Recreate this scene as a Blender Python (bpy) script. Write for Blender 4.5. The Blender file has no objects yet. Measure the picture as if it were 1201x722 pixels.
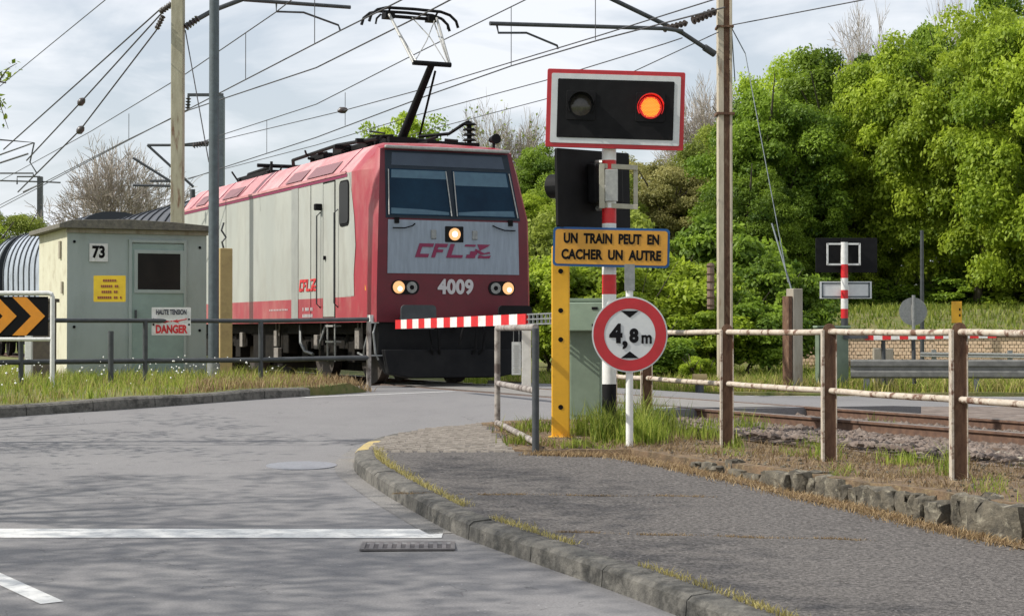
import bpy, bmesh, math, random
import numpy as np
from mathutils import Vector, Matrix
from mathutils.geometry import tessellate_polygon
random.seed(7); RNG = np.random.default_rng(7)
PI = math.pi
scene = bpy.context.scene
COL = scene.collection
F = 2100.0; HOR = 388.0; EYE = 0.93
TH = math.radians(24.7); CT, ST = math.cos(TH), math.sin(TH)
OX, OY = -0.99, 30.5

def TF(u, v, z=0.0):            # track frame -> world
    return (OX + CT*u - ST*v, OY + ST*u + CT*v, z)
def UV(x, y):
    dx, dy = x-OX, y-OY
    return (CT*dx + ST*dy, -ST*dx + CT*dy)
def P(px, py, d):               # point seen at px, py of the 1201-wide photo when it stands d metres away
    return ((px-600)/F*d, d, EYE + (HOR-py)/F*d)
def ss(x, a, b):
    t = min(1, max(0, (x-a)/(b-a))); return t*t*(3-2*t)

# ------------------------------------------------------------------ terrain heights
def Hroad(x, y):
    u, v = UV(x, y)
    a = -.33 - .041*(18-y) if y < 18 else -.33 + .31*ss(y, 17.2, 26.5)
    a = max(a, -1.5)
    if y >= 18: a = max(a, -.33)
    a = a*(1-ss(u, -3, -1.0)) + (-.012)*ss(u, -3, -1.0)
    return a - .24*ss(u, 1.8, 5.5)
def Hwalk(x, y):
    return -.2 - .041*(18-y) if y < 18 else -.2 + .05*min(1, (y-18)/2.5)
def Hverge(x, y):
    a = -.2 if y < 19 else -.2 + .1*ss(y, 19, 21.5)
    return max(a, Hwalk(x, y)) if y > 16.9 else a

# ------------------------------------------------------------------ materials
def lin(c):
    return tuple(c) + (1.0,)
def mat(name, c1, c2=None, rough=.7, metal=0, scale=8, bump=0, bscale=60, c3=None, s3=1.2, t3=(.5, .7), stretch=(1, 1, 1), spec=.5, detail=6, world=False):
    m = bpy.data.materials.new(name); m.use_nodes = True
    nt = m.node_tree; N = nt.nodes; L = nt.links
    b = N['Principled BSDF']; b.inputs['Roughness'].default_value = rough; b.inputs['Metallic'].default_value = metal
    b.inputs['Specular IOR Level'].default_value = spec
    if c2 is None and c3 is None and not bump:
        b.inputs['Base Color'].default_value = lin(c1); return m
    if world:
        tc = N.new('ShaderNodeNewGeometry'); src = tc.outputs['Position']
    else:
        tc = N.new('ShaderNodeTexCoord'); src = tc.outputs['Object']
    mp = N.new('ShaderNodeMapping'); mp.inputs['Scale'].default_value = stretch
    L.new(src, mp.inputs['Vector'])
    def noise(s, d=detail):
        n = N.new('ShaderNodeTexNoise'); n.inputs['Scale'].default_value = s; n.inputs['Detail'].default_value = d
        n.inputs['Roughness'].default_value = .65
        L.new(mp.outputs[0], n.inputs['Vector']); return n.outputs['Fac']
    def ramp(f, a, b_):
        r = N.new('ShaderNodeValToRGB'); r.color_ramp.elements[0].position = a; r.color_ramp.elements[1].position = b_
        L.new(f, r.inputs[0]); return r.outputs[0]
    def mix(f, a, b_):
        x = N.new('ShaderNodeMix'); x.data_type = 'RGBA'
        L.new(f, x.inputs[0])
        for s, i in ((a, 6), (b_, 7)):
            if isinstance(s, tuple): x.inputs[i].default_value = lin(s)
            else: L.new(s, x.inputs[i])
        return x.outputs[2]
    out = tuple(c1)
    if c2 is not None: out = mix(ramp(noise(scale), .35, .65), tuple(c1), tuple(c2))
    if c3 is not None: out = mix(ramp(noise(s3), t3[0], t3[1]), out, tuple(c3))
    if isinstance(out, tuple): b.inputs['Base Color'].default_value = lin(out)
    else: L.new(out, b.inputs['Base Color'])
    if bump:
        bp = N.new('ShaderNodeBump'); bp.inputs['Strength'].default_value = bump; bp.inputs['Distance'].default_value = .02
        L.new(noise(bscale), bp.inputs['Height']); L.new(bp.outputs[0], b.inputs['Normal'])
    return m
def emat(name, c, s):
    m = bpy.data.materials.new(name); m.use_nodes = True
    b = m.node_tree.nodes['Principled BSDF']; b.inputs['Base Color'].default_value = lin(c)
    b.inputs['Emission Color'].default_value = lin(c); b.inputs['Emission Strength'].default_value = s
    b.inputs['Roughness'].default_value = .4
    return m
def leafmat(name, ca, cb, trans=.35, hue_attr=True):
    m = bpy.data.materials.new(name); m.use_nodes = True
    nt = m.node_tree; N = nt.nodes; L = nt.links
    b = N['Principled BSDF']; b.inputs['Roughness'].default_value = .55; b.inputs['Specular IOR Level'].default_value = .3
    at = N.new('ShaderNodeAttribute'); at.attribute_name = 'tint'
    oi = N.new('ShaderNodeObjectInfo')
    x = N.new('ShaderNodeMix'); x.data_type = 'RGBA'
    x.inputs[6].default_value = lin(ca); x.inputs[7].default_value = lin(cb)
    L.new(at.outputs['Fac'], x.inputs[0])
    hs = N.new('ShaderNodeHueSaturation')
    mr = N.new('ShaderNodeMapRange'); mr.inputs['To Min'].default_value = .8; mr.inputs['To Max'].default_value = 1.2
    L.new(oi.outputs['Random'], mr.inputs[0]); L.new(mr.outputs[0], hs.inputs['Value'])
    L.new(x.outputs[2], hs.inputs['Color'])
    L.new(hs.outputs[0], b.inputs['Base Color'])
    tr = N.new('ShaderNodeBsdfTranslucent'); L.new(hs.outputs[0], tr.inputs['Color'])
    ms = N.new('ShaderNodeMixShader'); ms.inputs[0].default_value = trans
    L.new(b.outputs[0], ms.inputs[1]); L.new(tr.outputs[0], ms.inputs[2])
    L.new(ms.outputs[0], N['Material Output'].inputs['Surface'])
    return m

M = {}
def stripes(name, c1, c2):
    return mat(name, c1, c2)
M['loco_red'] = mat('red_paint', (.36, .035, .052), (.29, .032, .045), rough=.42, scale=2.5, c3=(.40, .17, .15), s3=3, t3=(.46, .85), stretch=(1,1,.35))
M['roof_red'] = mat('faded_red_roof', (.54, .23, .245), (.44, .18, .19), rough=.55, scale=3, c3=(.60, .40, .40), s3=1.8, t3=(.45, .8))
M['loco_grey'] = mat('dusty_cream_grey_paint', (.40, .41, .37), (.33, .345, .32), rough=.45, scale=1.2, c3=(.26, .25, .22), s3=3.2, t3=(.46, .9), stretch=(1, .8, .3))
M['loco_panel'] = mat('blue_grey_panel_paint', (.27, .32, .39), (.21, .25, .30), rough=.45, scale=5, c3=(.25, .27, .30), s3=12, t3=(.6, .9), stretch=(3, 1, .4))
M['shaded_red'] = mat('shaded_red_paint', (.13, .006, .016), (.10, .006, .013), rough=.5, scale=4)  # loco red darkened, the shade on its front put into the colour
M['black'] = mat('black_paint', (.004, .004, .005), (.009, .009, .010), rough=.7, scale=6, spec=.2)
M['under'] = mat('grimy_underframe', (.006, .0055, .005), (.018, .015, .012), rough=.9, scale=9, spec=.2)
M['skirt'] = mat('grimy_front_skirt', (.005, .0055, .007), (.013, .013, .014), rough=.75, scale=3, spec=.25)
M['glass'] = mat('dark_windscreen_glass', (.004, .018, .038), (.008, .032, .06), rough=.22, scale=1.5, spec=.12)
M['blind_and_reflection'] = mat('sun_blind', (.06, .13, .18), (.045, .10, .15), rough=.5, scale=6)
M['alu'] = mat('dull_aluminium', (.42, .42, .40), (.30, .30, .29), rough=.45, metal=.3, scale=20)
M['white'] = mat('white_paint', (.72, .72, .70), (.60, .60, .58), rough=.5, scale=14, c3=(.4, .38, .34), s3=7, t3=(.58, .85))
M['post_white'] = mat('white_post_paint', (.78, .78, .76), (.66, .66, .64), rough=.5, scale=9, c3=(.35, .33, .3), s3=11, t3=(.62, .9))
M['sign_white'] = mat('sign_white', (.62, .64, .64), (.55, .57, .58), rough=.5, scale=9)
M['sign_red'] = mat('sign_red', (.48, .02, .03), (.40, .018, .025), rough=.45, scale=9)
M['red'] = mat('red_reflective_film', (.62, .015, .02), (.5, .015, .02), rough=.45, scale=20)
M['ink'] = mat('black_ink', (.004, .004, .005), rough=.8, spec=.2)
M['maroon'] = mat('maroon_lettering', (.20, .01, .06), rough=.5)
M['num'] = mat('number_grey', (.50, .48, .49), rough=.5)
M['sign_yellow'] = mat('amber_sign_film', (.62, .30, .03), (.52, .25, .03), rough=.5, scale=7)
M['post_yellow'] = mat('yellow_post_paint', (.78, .42, .02), (.68, .36, .02), rough=.45, scale=5, c3=(.45, .22, .03), s3=9, t3=(.6, .85))
M['blue'] = mat('blue_sign_border', (.01, .08, .25), rough=.5)
M['cab_green'] = mat('pale_green_cabinet', (.235, .31, .225), (.19, .25, .185), rough=.5, scale=4, c3=(.22, .27, .2), s3=5, t3=(.55, .85))
M['cab_green2'] = mat('sage_green_door', (.17, .22, .16), (.13, .17, .125), rough=.5, scale=4)
M['galv'] = mat('galvanised_steel', (.30, .31, .31), (.22, .23, .23), rough=.5, metal=.4, scale=22)
M['pole_grey'] = mat('grey_steel_pole', (.10, .125, .14), (.075, .09, .10), rough=.5, metal=.2, scale=10)
M['rust'] = mat('rusted_steel', (.075, .036, .022), (.16, .088, .052), rough=.92, scale=20, c3=(.24, .17, .11), s3=12, t3=(.56, .74), stretch=(1, 1, .35), bump=.3, bscale=40)
M['cream_rust_and_sunlit'] = mat('cream_paint_and_sunlit_rust', (.52, .46, .39), (.39, .33, .26), rough=.7, scale=16, c3=(.13, .065, .04), s3=9, t3=(.53, .62), bump=.2, bscale=50)  # worn cream on the tubes; on post flanges it paints the sunlit side
M['old_rail'] = mat('worn_grey_tube', (.36, .33, .30), (.25, .22, .2), rough=.6, scale=9, c3=(.10, .075, .065), s3=5, t3=(.48, .62))
M['dark_tube'] = mat('dark_painted_tube', (.035, .04, .045), (.06, .065, .07), rough=.5, scale=9)
M['concrete'] = mat('aged_concrete', (.36, .33, .27), (.27, .24, .19), rough=.9, scale=7, c3=(.17, .11, .07), s3=3.5, t3=(.55, .8), stretch=(1, 1, .25), bump=.25)
M['mast'] = mat('weathered_mast', (.40, .38, .28), (.30, .28, .2), rough=.85, scale=9, c3=(.15, .06, .03), s3=4.5, t3=(.56, .68), stretch=(1.5, 1.5, .3), bump=.2)
M['beige'] = mat('beige_concrete_post', (.46, .35, .16), (.38, .28, .13), rough=.85, scale=6, c3=(.24, .17, .09), s3=4, t3=(.55, .85))
M['hut_front_shaded'] = mat('shaded_grey_green_hut_paint', (.365, .415, .40), (.32, .365, .35), rough=.75, scale=2.5, c3=(.24, .28, .255), s3=2.2, t3=(.5, .9), stretch=(1, 1, .4), bump=.1)  # shade on the front wall is put into this tone
M['hut_side_sunlit'] = mat('sunlit_cream_hut_paint', (.55, .54, .42), (.48, .46, .35), rough=.8, scale=3, c3=(.30, .26, .18), s3=3, t3=(.55, .85))  # sunlight is put into the lighter tone of the other walls
M['hut_door'] = mat('green_door_paint', (.27, .35, .32), (.225, .295, .27), rough=.6, scale=3)
M['roof_felt'] = mat('mossy_roof_edge', (.10, .095, .085), (.19, .175, .14), rough=.95, scale=12, bump=.4)
M['dark'] = mat('dark_interior', (.006, .006, .007), rough=.5)
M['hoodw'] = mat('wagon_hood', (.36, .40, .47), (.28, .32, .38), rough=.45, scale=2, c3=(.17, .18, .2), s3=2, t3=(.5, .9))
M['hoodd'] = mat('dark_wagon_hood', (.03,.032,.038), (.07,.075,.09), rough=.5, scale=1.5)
M['rib'] = mat('wagon_rib', (.03, .035, .045), rough=.5)
M['wire'] = mat('wire', (.05, .05, .055), rough=.6)
M['insul'] = mat('brown_insulator', (.04, .03, .028), (.07, .06, .055), rough=.35, scale=20)
M['kerb'] = mat('kerb_stone', (.175, .165, .145), (.10, .094, .084), rough=.95, scale=16, c3=(.035, .034, .03), s3=4, t3=(.5, .72), bump=.9, bscale=38)
M['kerb_yellow'] = mat('yellow_kerb_paint', (.5, .37, .12), (.3, .25, .15), rough=.8, scale=9)
M['stone'] = mat('rough_wall_stone', (.16, .14, .105), (.05, .045, .036), rough=.95, scale=9, c3=(.33, .30, .23), s3=13, t3=(.54, .72), bump=1.0, bscale=30)
M['cobble'] = mat('cobble_stone', (.31, .275, .24), (.20, .175, .15), rough=.85, scale=7, bump=.3)
M['paint'] = mat('worn_road_paint', (.66, .66, .65), (.56, .56, .55), rough=.75, scale=15, c3=(.36, .355, .36), s3=18, t3=(.52, .76), world=True)
M['railtop'] = mat('polished_rail_head', (.30, .26, .24), (.2, .15, .12), rough=.35, metal=.6, scale=8)
M['railrust'] = mat('rail_rust', (.085, .048, .034), (.15, .085, .055), rough=.9, scale=12)
M['sleeper'] = mat('sleeper', (.13, .09, .065), (.08, .055, .04), rough=.95, scale=9)
M['ballast'] = mat('ballast_stone', (.13, .095, .075), (.22, .18, .155), rough=.95, scale=3, c3=(.06, .045, .04), s3=5, t3=(.5, .7), world=True)
M['bark'] = mat('bark', (.10, .085, .065), (.055, .045, .035), rough=.95, scale=9, stretch=(1, 1, .3), bump=.5, bscale=20)
M['twig'] = mat('pale_twig', (.40, .35, .30), (.27, .23, .195), rough=.9, scale=3)
M['brick'] = mat('pale_brick', (.72, .54, .38), (.60, .43, .29), rough=.9, scale=10)
M['flower'] = mat('white_flower', (.8, .8, .76), rough=.6)
M['lamp_warm'] = emat('lit_headlamp', (1.0, .52, .22), .62)
M['lamp_core'] = emat('headlamp_filament_glow', (1.0, .9, .7), 2)
M['lamp_off'] = mat('unlit_reflector', (.16, .16, .16), (.3, .3, .3), rough=.25, metal=.5, scale=30)
M['sig_on'] = emat('lit_orange_leds', (1.0, .11, .006), 1.0)
M['sig_led'] = emat('led_point', (1.0, .36, .045), 1.7)
M['sig_halo'] = emat('red_lens_glow', (.6, .01, .01), .35)  # light of the lens painted as a glow on rim and hood
M['sig_off'] = mat('unlit_signal_lens', (.03, .028, .025), (.075, .065, .055), rough=.2, scale=10)
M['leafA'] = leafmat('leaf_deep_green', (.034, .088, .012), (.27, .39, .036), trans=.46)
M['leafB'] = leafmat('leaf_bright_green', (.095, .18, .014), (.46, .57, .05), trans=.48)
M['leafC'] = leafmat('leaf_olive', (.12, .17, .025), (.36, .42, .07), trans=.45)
M['leafD'] = leafmat('leaf_brownish', (.16, .17, .05), (.38, .35, .12), trans=.42)
M['grass'] = leafmat('grass_blade', (.13, .21, .02), (.42, .46, .09), trans=.45)
M['drygrass'] = leafmat('dry_grass_blade', (.16, .10, .05), (.42, .31, .17), trans=.3)
M['dry2'] = leafmat('tan_verge_blade', (.20, .17, .05), (.52, .45, .18), trans=.35)
M['soil'] = mat('dry_soil', (.19, .125, .075), (.09, .065, .04), rough=.98, scale=5, c3=(.27, .2, .11), s3=14, t3=(.5, .68), bump=.8, bscale=30, world=True)
M['grass_soil'] = mat('verge_turf', (.12, .15, .035), (.20, .17, .07), rough=.98, scale=3, c3=(.07, .10, .02), s3=9, t3=(.5, .7), bump=.8, bscale=30, world=True)
M['meadow'] = mat('meadow_ground', (.16, .24, .03), (.22, .26, .05), rough=.98, scale=.6, c3=(.05, .08, .015), s3=2, t3=(.5, .7), bump=.6, bscale=8, world=True)

def asphalt(name, c, lighter, dark, speck=380, bumps=.35, grain=.3, grit=.06):
    m = bpy.data.materials.new(name); m.use_nodes = True
    nt = m.node_tree; N = nt.nodes; L = nt.links; b = N['Principled BSDF']
    b.inputs['Roughness'].default_value = .88; b.inputs['Specular IOR Level'].default_value = .35
    g = N.new('ShaderNodeNewGeometry')
    def noise(s, d, st=(1, 1, 1)):
        mp = N.new('ShaderNodeMapping'); mp.inputs['Scale'].default_value = st; L.new(g.outputs['Position'], mp.inputs[0])
        n = N.new('ShaderNodeTexNoise'); n.inputs['Scale'].default_value = s; n.inputs['Detail'].default_value = d; n.inputs['Roughness'].default_value = .7
        L.new(mp.outputs[0], n.inputs['Vector']); return n.outputs['Fac']
    def ramp(f, a, b_):
        r = N.new('ShaderNodeMapRange'); r.inputs['From Min'].default_value = a; r.inputs['From Max'].default_value = b_
        L.new(f, r.inputs[0]); return r.outputs[0]
    def mix(f, a, b_):
        x = N.new('ShaderNodeMix'); x.data_type = 'RGBA'; L.new(f, x.inputs[0])
        for s, i in ((a, 6), (b_, 7)):
            if isinstance(s, tuple): x.inputs[i].default_value = lin(s)
            else: L.new(s, x.inputs[i])
        return x.outputs[2]
    o = mix(ramp(noise(.5, 4), .35, .65), c, lighter)
    o = mix(ramp(noise(2.2, 7, (1, .6, 1)), .52, .72), o, dark)
    vo = N.new('ShaderNodeTexVoronoi'); vo.inputs['Scale'].default_value = speck/4; L.new(g.outputs['Position'], vo.inputs['Vector'])
    sp = mix(ramp(noise(speck*.19, 2), .36, .64), tuple(x*.42 for x in c), tuple(x*1.6 for x in lighter))
    x = N.new('ShaderNodeMix'); x.data_type = 'RGBA'; x.inputs[0].default_value = grain
    L.new(o, x.inputs[6]); L.new(sp, x.inputs[7])
    vg = N.new('ShaderNodeTexVoronoi'); vg.inputs['Scale'].default_value = 26; L.new(g.outputs['Position'], vg.inputs['Vector'])
    pale = N.new('ShaderNodeMix'); pale.data_type = 'RGBA'; pale.inputs[7].default_value = lin(tuple(q*2.3 for q in lighter))
    cut = N.new('ShaderNodeMath'); cut.operation = 'MULTIPLY'; cut.use_clamp = True
    sepc = N.new('ShaderNodeSeparateColor'); L.new(vg.outputs['Color'], sepc.inputs[0])
    L.new(ramp(vg.outputs['Distance'], .22, .12), cut.inputs[0]); L.new(ramp(sepc.outputs[0], 1-grit, 1-grit+.02), cut.inputs[1])
    L.new(cut.outputs[0], pale.inputs[0]); L.new(x.outputs[2], pale.inputs[6])
    x = pale
    # fine crack network
    cr = N.new('ShaderNodeTexVoronoi'); cr.feature = 'DISTANCE_TO_EDGE'; cr.inputs['Scale'].default_value = .45
    mpc = N.new('ShaderNodeMapping'); L.new(g.outputs['Position'], mpc.inputs[0])
    nz = N.new('ShaderNodeTexNoise'); nz.inputs['Scale'].default_value = 2.5; nz.inputs['Detail'].default_value = 5; L.new(g.outputs['Position'], nz.inputs['Vector'])
    ad = N.new('ShaderNodeVectorMath'); ad.operation = 'ADD'; L.new(mpc.outputs[0], ad.inputs[0]); L.new(nz.outputs['Color'], ad.inputs[1])
    L.new(ad.outputs[0], cr.inputs['Vector'])
    f = ramp(cr.outputs['Distance'], .005, .0)
    f2 = N.new('ShaderNodeMath'); f2.operation = 'MULTIPLY'; L.new(f, f2.inputs[0]); L.new(ramp(noise(.35, 3), .45, .6), f2.inputs[1])
    f2.use_clamp = True
    fin = mix(f2.outputs[0], x.outputs[2], tuple(q*.45 for q in c))
    L.new(fin, b.inputs['Base Color'])
    bp = N.new('ShaderNodeBump'); bp.inputs['Strength'].default_value = bumps; bp.inputs['Distance'].default_value = .008
    L.new(noise(speck*.4, 3), bp.inputs['Height']); L.new(bp.outputs[0], b.inputs['Normal'])
    return m
M['asphalt'] = asphalt('road_asphalt', (.185, .18, .183), (.208, .202, .203), (.168, .162, .166), bumps=.2, grain=.2, grit=.02)
M['walk'] = asphalt('footway_asphalt', (.092, .084, .080), (.12, .11, .104), (.058, .054, .052), speck=200, bumps=1.2, grain=.72, grit=.35)

# ------------------------------------------------------------------ mesh builder
class MB:
    def __init__(s): s.v = []; s.f = []; s.m = []; s.mi = 0
    def add(s, vs, fs):
        o = len(s.v); s.v += [tuple(p) for p in vs]
        s.f += [tuple(i+o for i in f) for f in fs]; s.m += [s.mi]*len(fs); return s
    def box(s, c, d, rz=0, rx=0, ry=0):
        x, y, z = d[0]/2, d[1]/2, d[2]/2
        R = Matrix.Rotation(rz, 3, 'Z') @ Matrix.Rotation(rx, 3, 'X') @ Matrix.Rotation(ry, 3, 'Y')
        vs = [R @ Vector(p) + Vector(c) for p in ((-x,-y,-z),(x,-y,-z),(x,y,-z),(-x,y,-z),(-x,-y,z),(x,-y,z),(x,y,z),(-x,y,z))]
        return s.add(vs, [(0,3,2,1),(4,5,6,7),(0,1,5,4),(1,2,6,5),(2,3,7,6),(3,0,4,7)])
    def tube(s, pts, r, n=10, cap=True):
        pts = [Vector(p) for p in pts]; rs = r if isinstance(r, (list, tuple)) else [r]*len(pts)
        rings = []
        for i, p in enumerate(pts):
            a = pts[max(0, i-1)]; b = pts[min(len(pts)-1, i+1)]
            t = (b-a).normalized()
            up = Vector((0,0,1)) if abs(t.z) < .95 else Vector((0,1,0))
            e1 = t.cross(up).normalized(); e2 = t.cross(e1)
            rings.append([p + (e1*math.cos(2*PI*k/n) + e2*math.sin(2*PI*k/n))*rs[i] for k in range(n)])
        vs = [q for R in rings for q in R]; fs = []
        for i in range(len(pts)-1):
            for k in range(n):
                k2 = (k+1) % n; fs.append((i*n+k, i*n+k2, (i+1)*n+k2, (i+1)*n+k))
        if cap: fs += [tuple(range(n))[::-1], tuple((len(pts)-1)*n+k for k in range(n))]
        return s.add(vs, fs)
    def prism(s, poly, a, b, axis='y'):       # 2-D outline (x, z) pushed from y=a to y=b (or other axis)
        n = len(poly)
        def mk(p, t):
            return (p[0], t, p[1]) if axis == 'y' else ((p[0], p[1], t) if axis == 'z' else (t, p[0], p[1]))
        vs = [mk(p, a) for p in poly] + [mk(p, b) for p in poly]
        fs = [(i, (i+1) % n, n+(i+1) % n, n+i) for i in range(n)] + [tuple(range(n))[::-1], tuple(range(n, 2*n))]
        return s.add(vs, fs)
    def build(s, name, mats, parent=None, smooth=False, bevel=0, seg=2, recalc=True):
        me = bpy.data.meshes.new(name); me.from_pydata(s.v, [], s.f)
        mats = mats if isinstance(mats, (list, tuple)) else [mats]
        for m in mats: me.materials.append(m)
        me.polygons.foreach_set('material_index', s.m)
        if recalc:
            bm = bmesh.new(); bm.from_mesh(me); bmesh.ops.recalc_face_normals(bm, faces=bm.faces); bm.to_mesh(me); bm.free()
        if smooth: me.shade_smooth() if smooth is True else None
        o = bpy.data.objects.new(name, me); COL.objects.link(o)
        if parent is not None: o.parent = parent
        if bevel:
            b = o.modifiers.new('bevel', 'BEVEL'); b.width = bevel; b.segments = seg; b.limit_method = 'ANGLE'; b.angle_limit = .6
        if smooth == 'auto':
            me.shade_smooth(); me.set_sharp_from_angle(angle=.7)
        return o
def split_build(b, name, m, parent, bevel=0, smooth=False):
    # every connected piece becomes an object of its own
    n = len(b.v); par = list(range(n))
    def find(a):
        while par[a] != a: par[a] = par[par[a]]; a = par[a]
        return a
    for f in b.f:
        for q_ in f[1:]: par[find(q_)] = find(f[0])
    groups = {}
    for f in b.f: groups.setdefault(find(f[0]), []).append(f)
    out = []
    for fs in groups.values():
        idx = sorted({i for f in fs for i in f}); mp = {k: i for i, k in enumerate(idx)}
        c = MB(); c.add([b.v[i] for i in idx], [tuple(mp[i] for i in f) for f in fs]); out.append(c.build(name, m, parent, bevel=bevel, smooth=smooth))
    return out
def tag(o, label=None, cat=None, group=None, kind=None):
    if label: o['label'] = label
    if cat: o['category'] = cat
    if group: o['group'] = group
    if kind: o['kind'] = kind
    return o
def thing(name, label, cat, loc=(0,0,0), rz=0, group=None):
    o = bpy.data.objects.new(name, None); COL.objects.link(o); o.location = loc; o.rotation_euler = (0, 0, rz)
    o.empty_display_size = .2
    return tag(o, label, cat, group)
def circ(r, n=32, cx=0, cz=0, a0=0):
    return [(cx + r*math.cos(a0+2*PI*k/n), cz + r*math.sin(a0+2*PI*k/n)) for k in range(n)]
def rrect(w, h, r, cx=0, cz=0, n=5):
    o = []
    for sx, sz, a in ((1,1,0), (-1,1,90), (-1,-1,180), (1,-1,270)):
        for k in range(n+1):
            t = math.radians(a + 90*k/n); o.append((cx+sx*(w/2-r)+r*math.cos(t), cz+sz*(h/2-r)+r*math.sin(t)))
    return o
def textpart(s, size, m, parent, loc, rot=(PI/2, 0, 0), bold=.0, sx=1.0, shear=0, name='lettering', depth=.002, space=1.0):
    cu = bpy.data.curves.new('t', 'FONT'); cu.body = s; cu.size = size; cu.align_x = 'CENTER'; cu.align_y = 'CENTER'
    cu.offset = bold; cu.extrude = depth; cu.shear = shear; cu.space_character = space; cu.resolution_u = 4
    to = bpy.data.objects.new('t', cu); COL.objects.link(to)
    me = bpy.data.meshes.new_from_object(to.evaluated_get(bpy.context.evaluated_depsgraph_get()))
    bpy.data.objects.remove(to); me.materials.clear(); me.materials.append(m)
    o = bpy.data.objects.new(name, me); COL.objects.link(o); o.parent = parent
    o.location = loc; o.rotation_euler = rot; o.scale = (sx, 1, 1)
    return o
def smooth_line(pts, step=.25):
    P_ = [Vector(p) for p in pts]; out = []
    for i in range(len(P_)-1):
        p0 = P_[max(0, i-1)]; p1 = P_[i]; p2 = P_[i+1]; p3 = P_[min(len(P_)-1, i+2)]
        n = max(1, int((p2-p1).length/step))
        for k in range(n):
            t = k/n
            out.append(.5*((2*p1)+(p2-p0)*t+(2*p0-5*p1+4*p2-p3)*t*t+(3*p1-p0-3*p2+p3)*t**3))
    out.append(P_[-1]); return out
def offset_line(pts, d):
    out = []
    for i, p in enumerate(pts):
        a = pts[max(0, i-1)]; b = pts[min(len(pts)-1, i+1)]
        t = (b-a).normalized(); out.append(p + Vector((t.y, -t.x))*d)
    return out
def drape(name, poly, zf, m, step=.5, dz=0, skirt=0):
    tri = tessellate_polygon([[Vector((p[0], p[1], 0)) for p in poly]])
    bm = bmesh.new(); vs = [bm.verts.new((p[0], p[1], 0)) for p in poly]
    for t in tri:
        try: bm.faces.new([vs[i] for i in t])
        except ValueError: pass
    xs = [p[0] for p in poly]; ys = [p[1] for p in poly]
    for ax, lo, hi in ((0, min(xs), max(xs)), (1, min(ys), max(ys))):
        c = math.ceil(lo/step)*step + .0137
        while c < hi:
            co = [0,0,0]; co[ax] = c; no = [0,0,0]; no[ax] = 1
            bmesh.ops.bisect_plane(bm, geom=bm.verts[:]+bm.edges[:]+bm.faces[:], plane_co=co, plane_no=no, dist=1e-5)
            c += step
    for v in bm.verts: v.co.z = zf(v.co.x, v.co.y) + dz
    if skirt:
        be = [e for e in bm.edges if len(e.link_faces) == 1]
        r = bmesh.ops.extrude_edge_only(bm, edges=be)
        for v in [g for g in r['geom'] if isinstance(g, bmesh.types.BMVert)]: v.co.z -= skirt
    bmesh.ops.recalc_face_normals(bm, faces=bm.faces)
    up = sum(f.normal.z*f.calc_area() for f in bm.faces)
    if up < 0: bmesh.ops.reverse_faces(bm, faces=bm.faces)
    me = bpy.data.meshes.new(name); bm.to_mesh(me); bm.free(); me.materials.append(m)
    o = bpy.data.objects.new(name, me); COL.objects.link(o); return o
def inpoly(x, y, poly):
    c = False; j = len(poly)-1
    for i in range(len(poly)):
        xi, yi = poly[i][0], poly[i][1]; xj, yj = poly[j][0], poly[j][1]
        if (yi > y) != (yj > y) and x < (xj-xi)*(y-yi)/(yj-yi)+xi: c = not c
        j = i
    return c

# ------------------------------------------------------------------ THE SETTING
def ground_z(x, y):
    u, v = UV(x, y)
    far = ss(y, 46, 66)
    z = -.75 + (1.6*far if x > -6 else 0)
    z += .6*ss(y, 36, 46) + 1.4*ss(y, 66, 110)*(1 if x > 0 else .2)
    if y < 2: z -= .9*ss(-y, -2, 10)
    return z
def grid_sheet(name, xs, ys, zf, m):
    vs = [(x, y, zf(x, y)) for y in ys for x in xs]; nx = len(xs)
    fs = [(j*nx+i, j*nx+i+1, (j+1)*nx+i+1, (j+1)*nx+i) for j in range(len(ys)-1) for i in range(nx-1)]
    b = MB(); b.add(vs, fs); return b.build(name, m, recalc=False)
gx = [-600,-300,-150,-90]+[-60+3*i for i in range(41)]+[90,150,300,600]
gy = [-300,-100,-40]+[-20+3*i for i in range(50)]+[150,200,300,500,900]
tag(grid_sheet('ground', gx, gy, lambda x, y: ground_z(x, y)-.1, M['meadow']), kind='structure')

# main asphalt sheet
road_poly = [(-45,-6),(9,-6),(9,10),(2.2,17),(-.2,20.5),(1.4,21.4),TF(-1.85,-9.3)[:2],TF(2.4,-9.6)[:2],(5.0,27.0),(9,26.8),(26,26.0),(26,32.0),(9,32.3),
             (5.5,32.6),(3.5,33.0),(1.5,34.0),(0.3,35.2),(-.5,36.6),TF(2.4,1.2)[:2],TF(-1.6,1.2)[:2],(-2.72,26.5),(-5,27),(-45,22)]
tag(drape('road', road_poly, Hroad, M['asphalt'], .6, skirt=.22), kind='structure')

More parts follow.
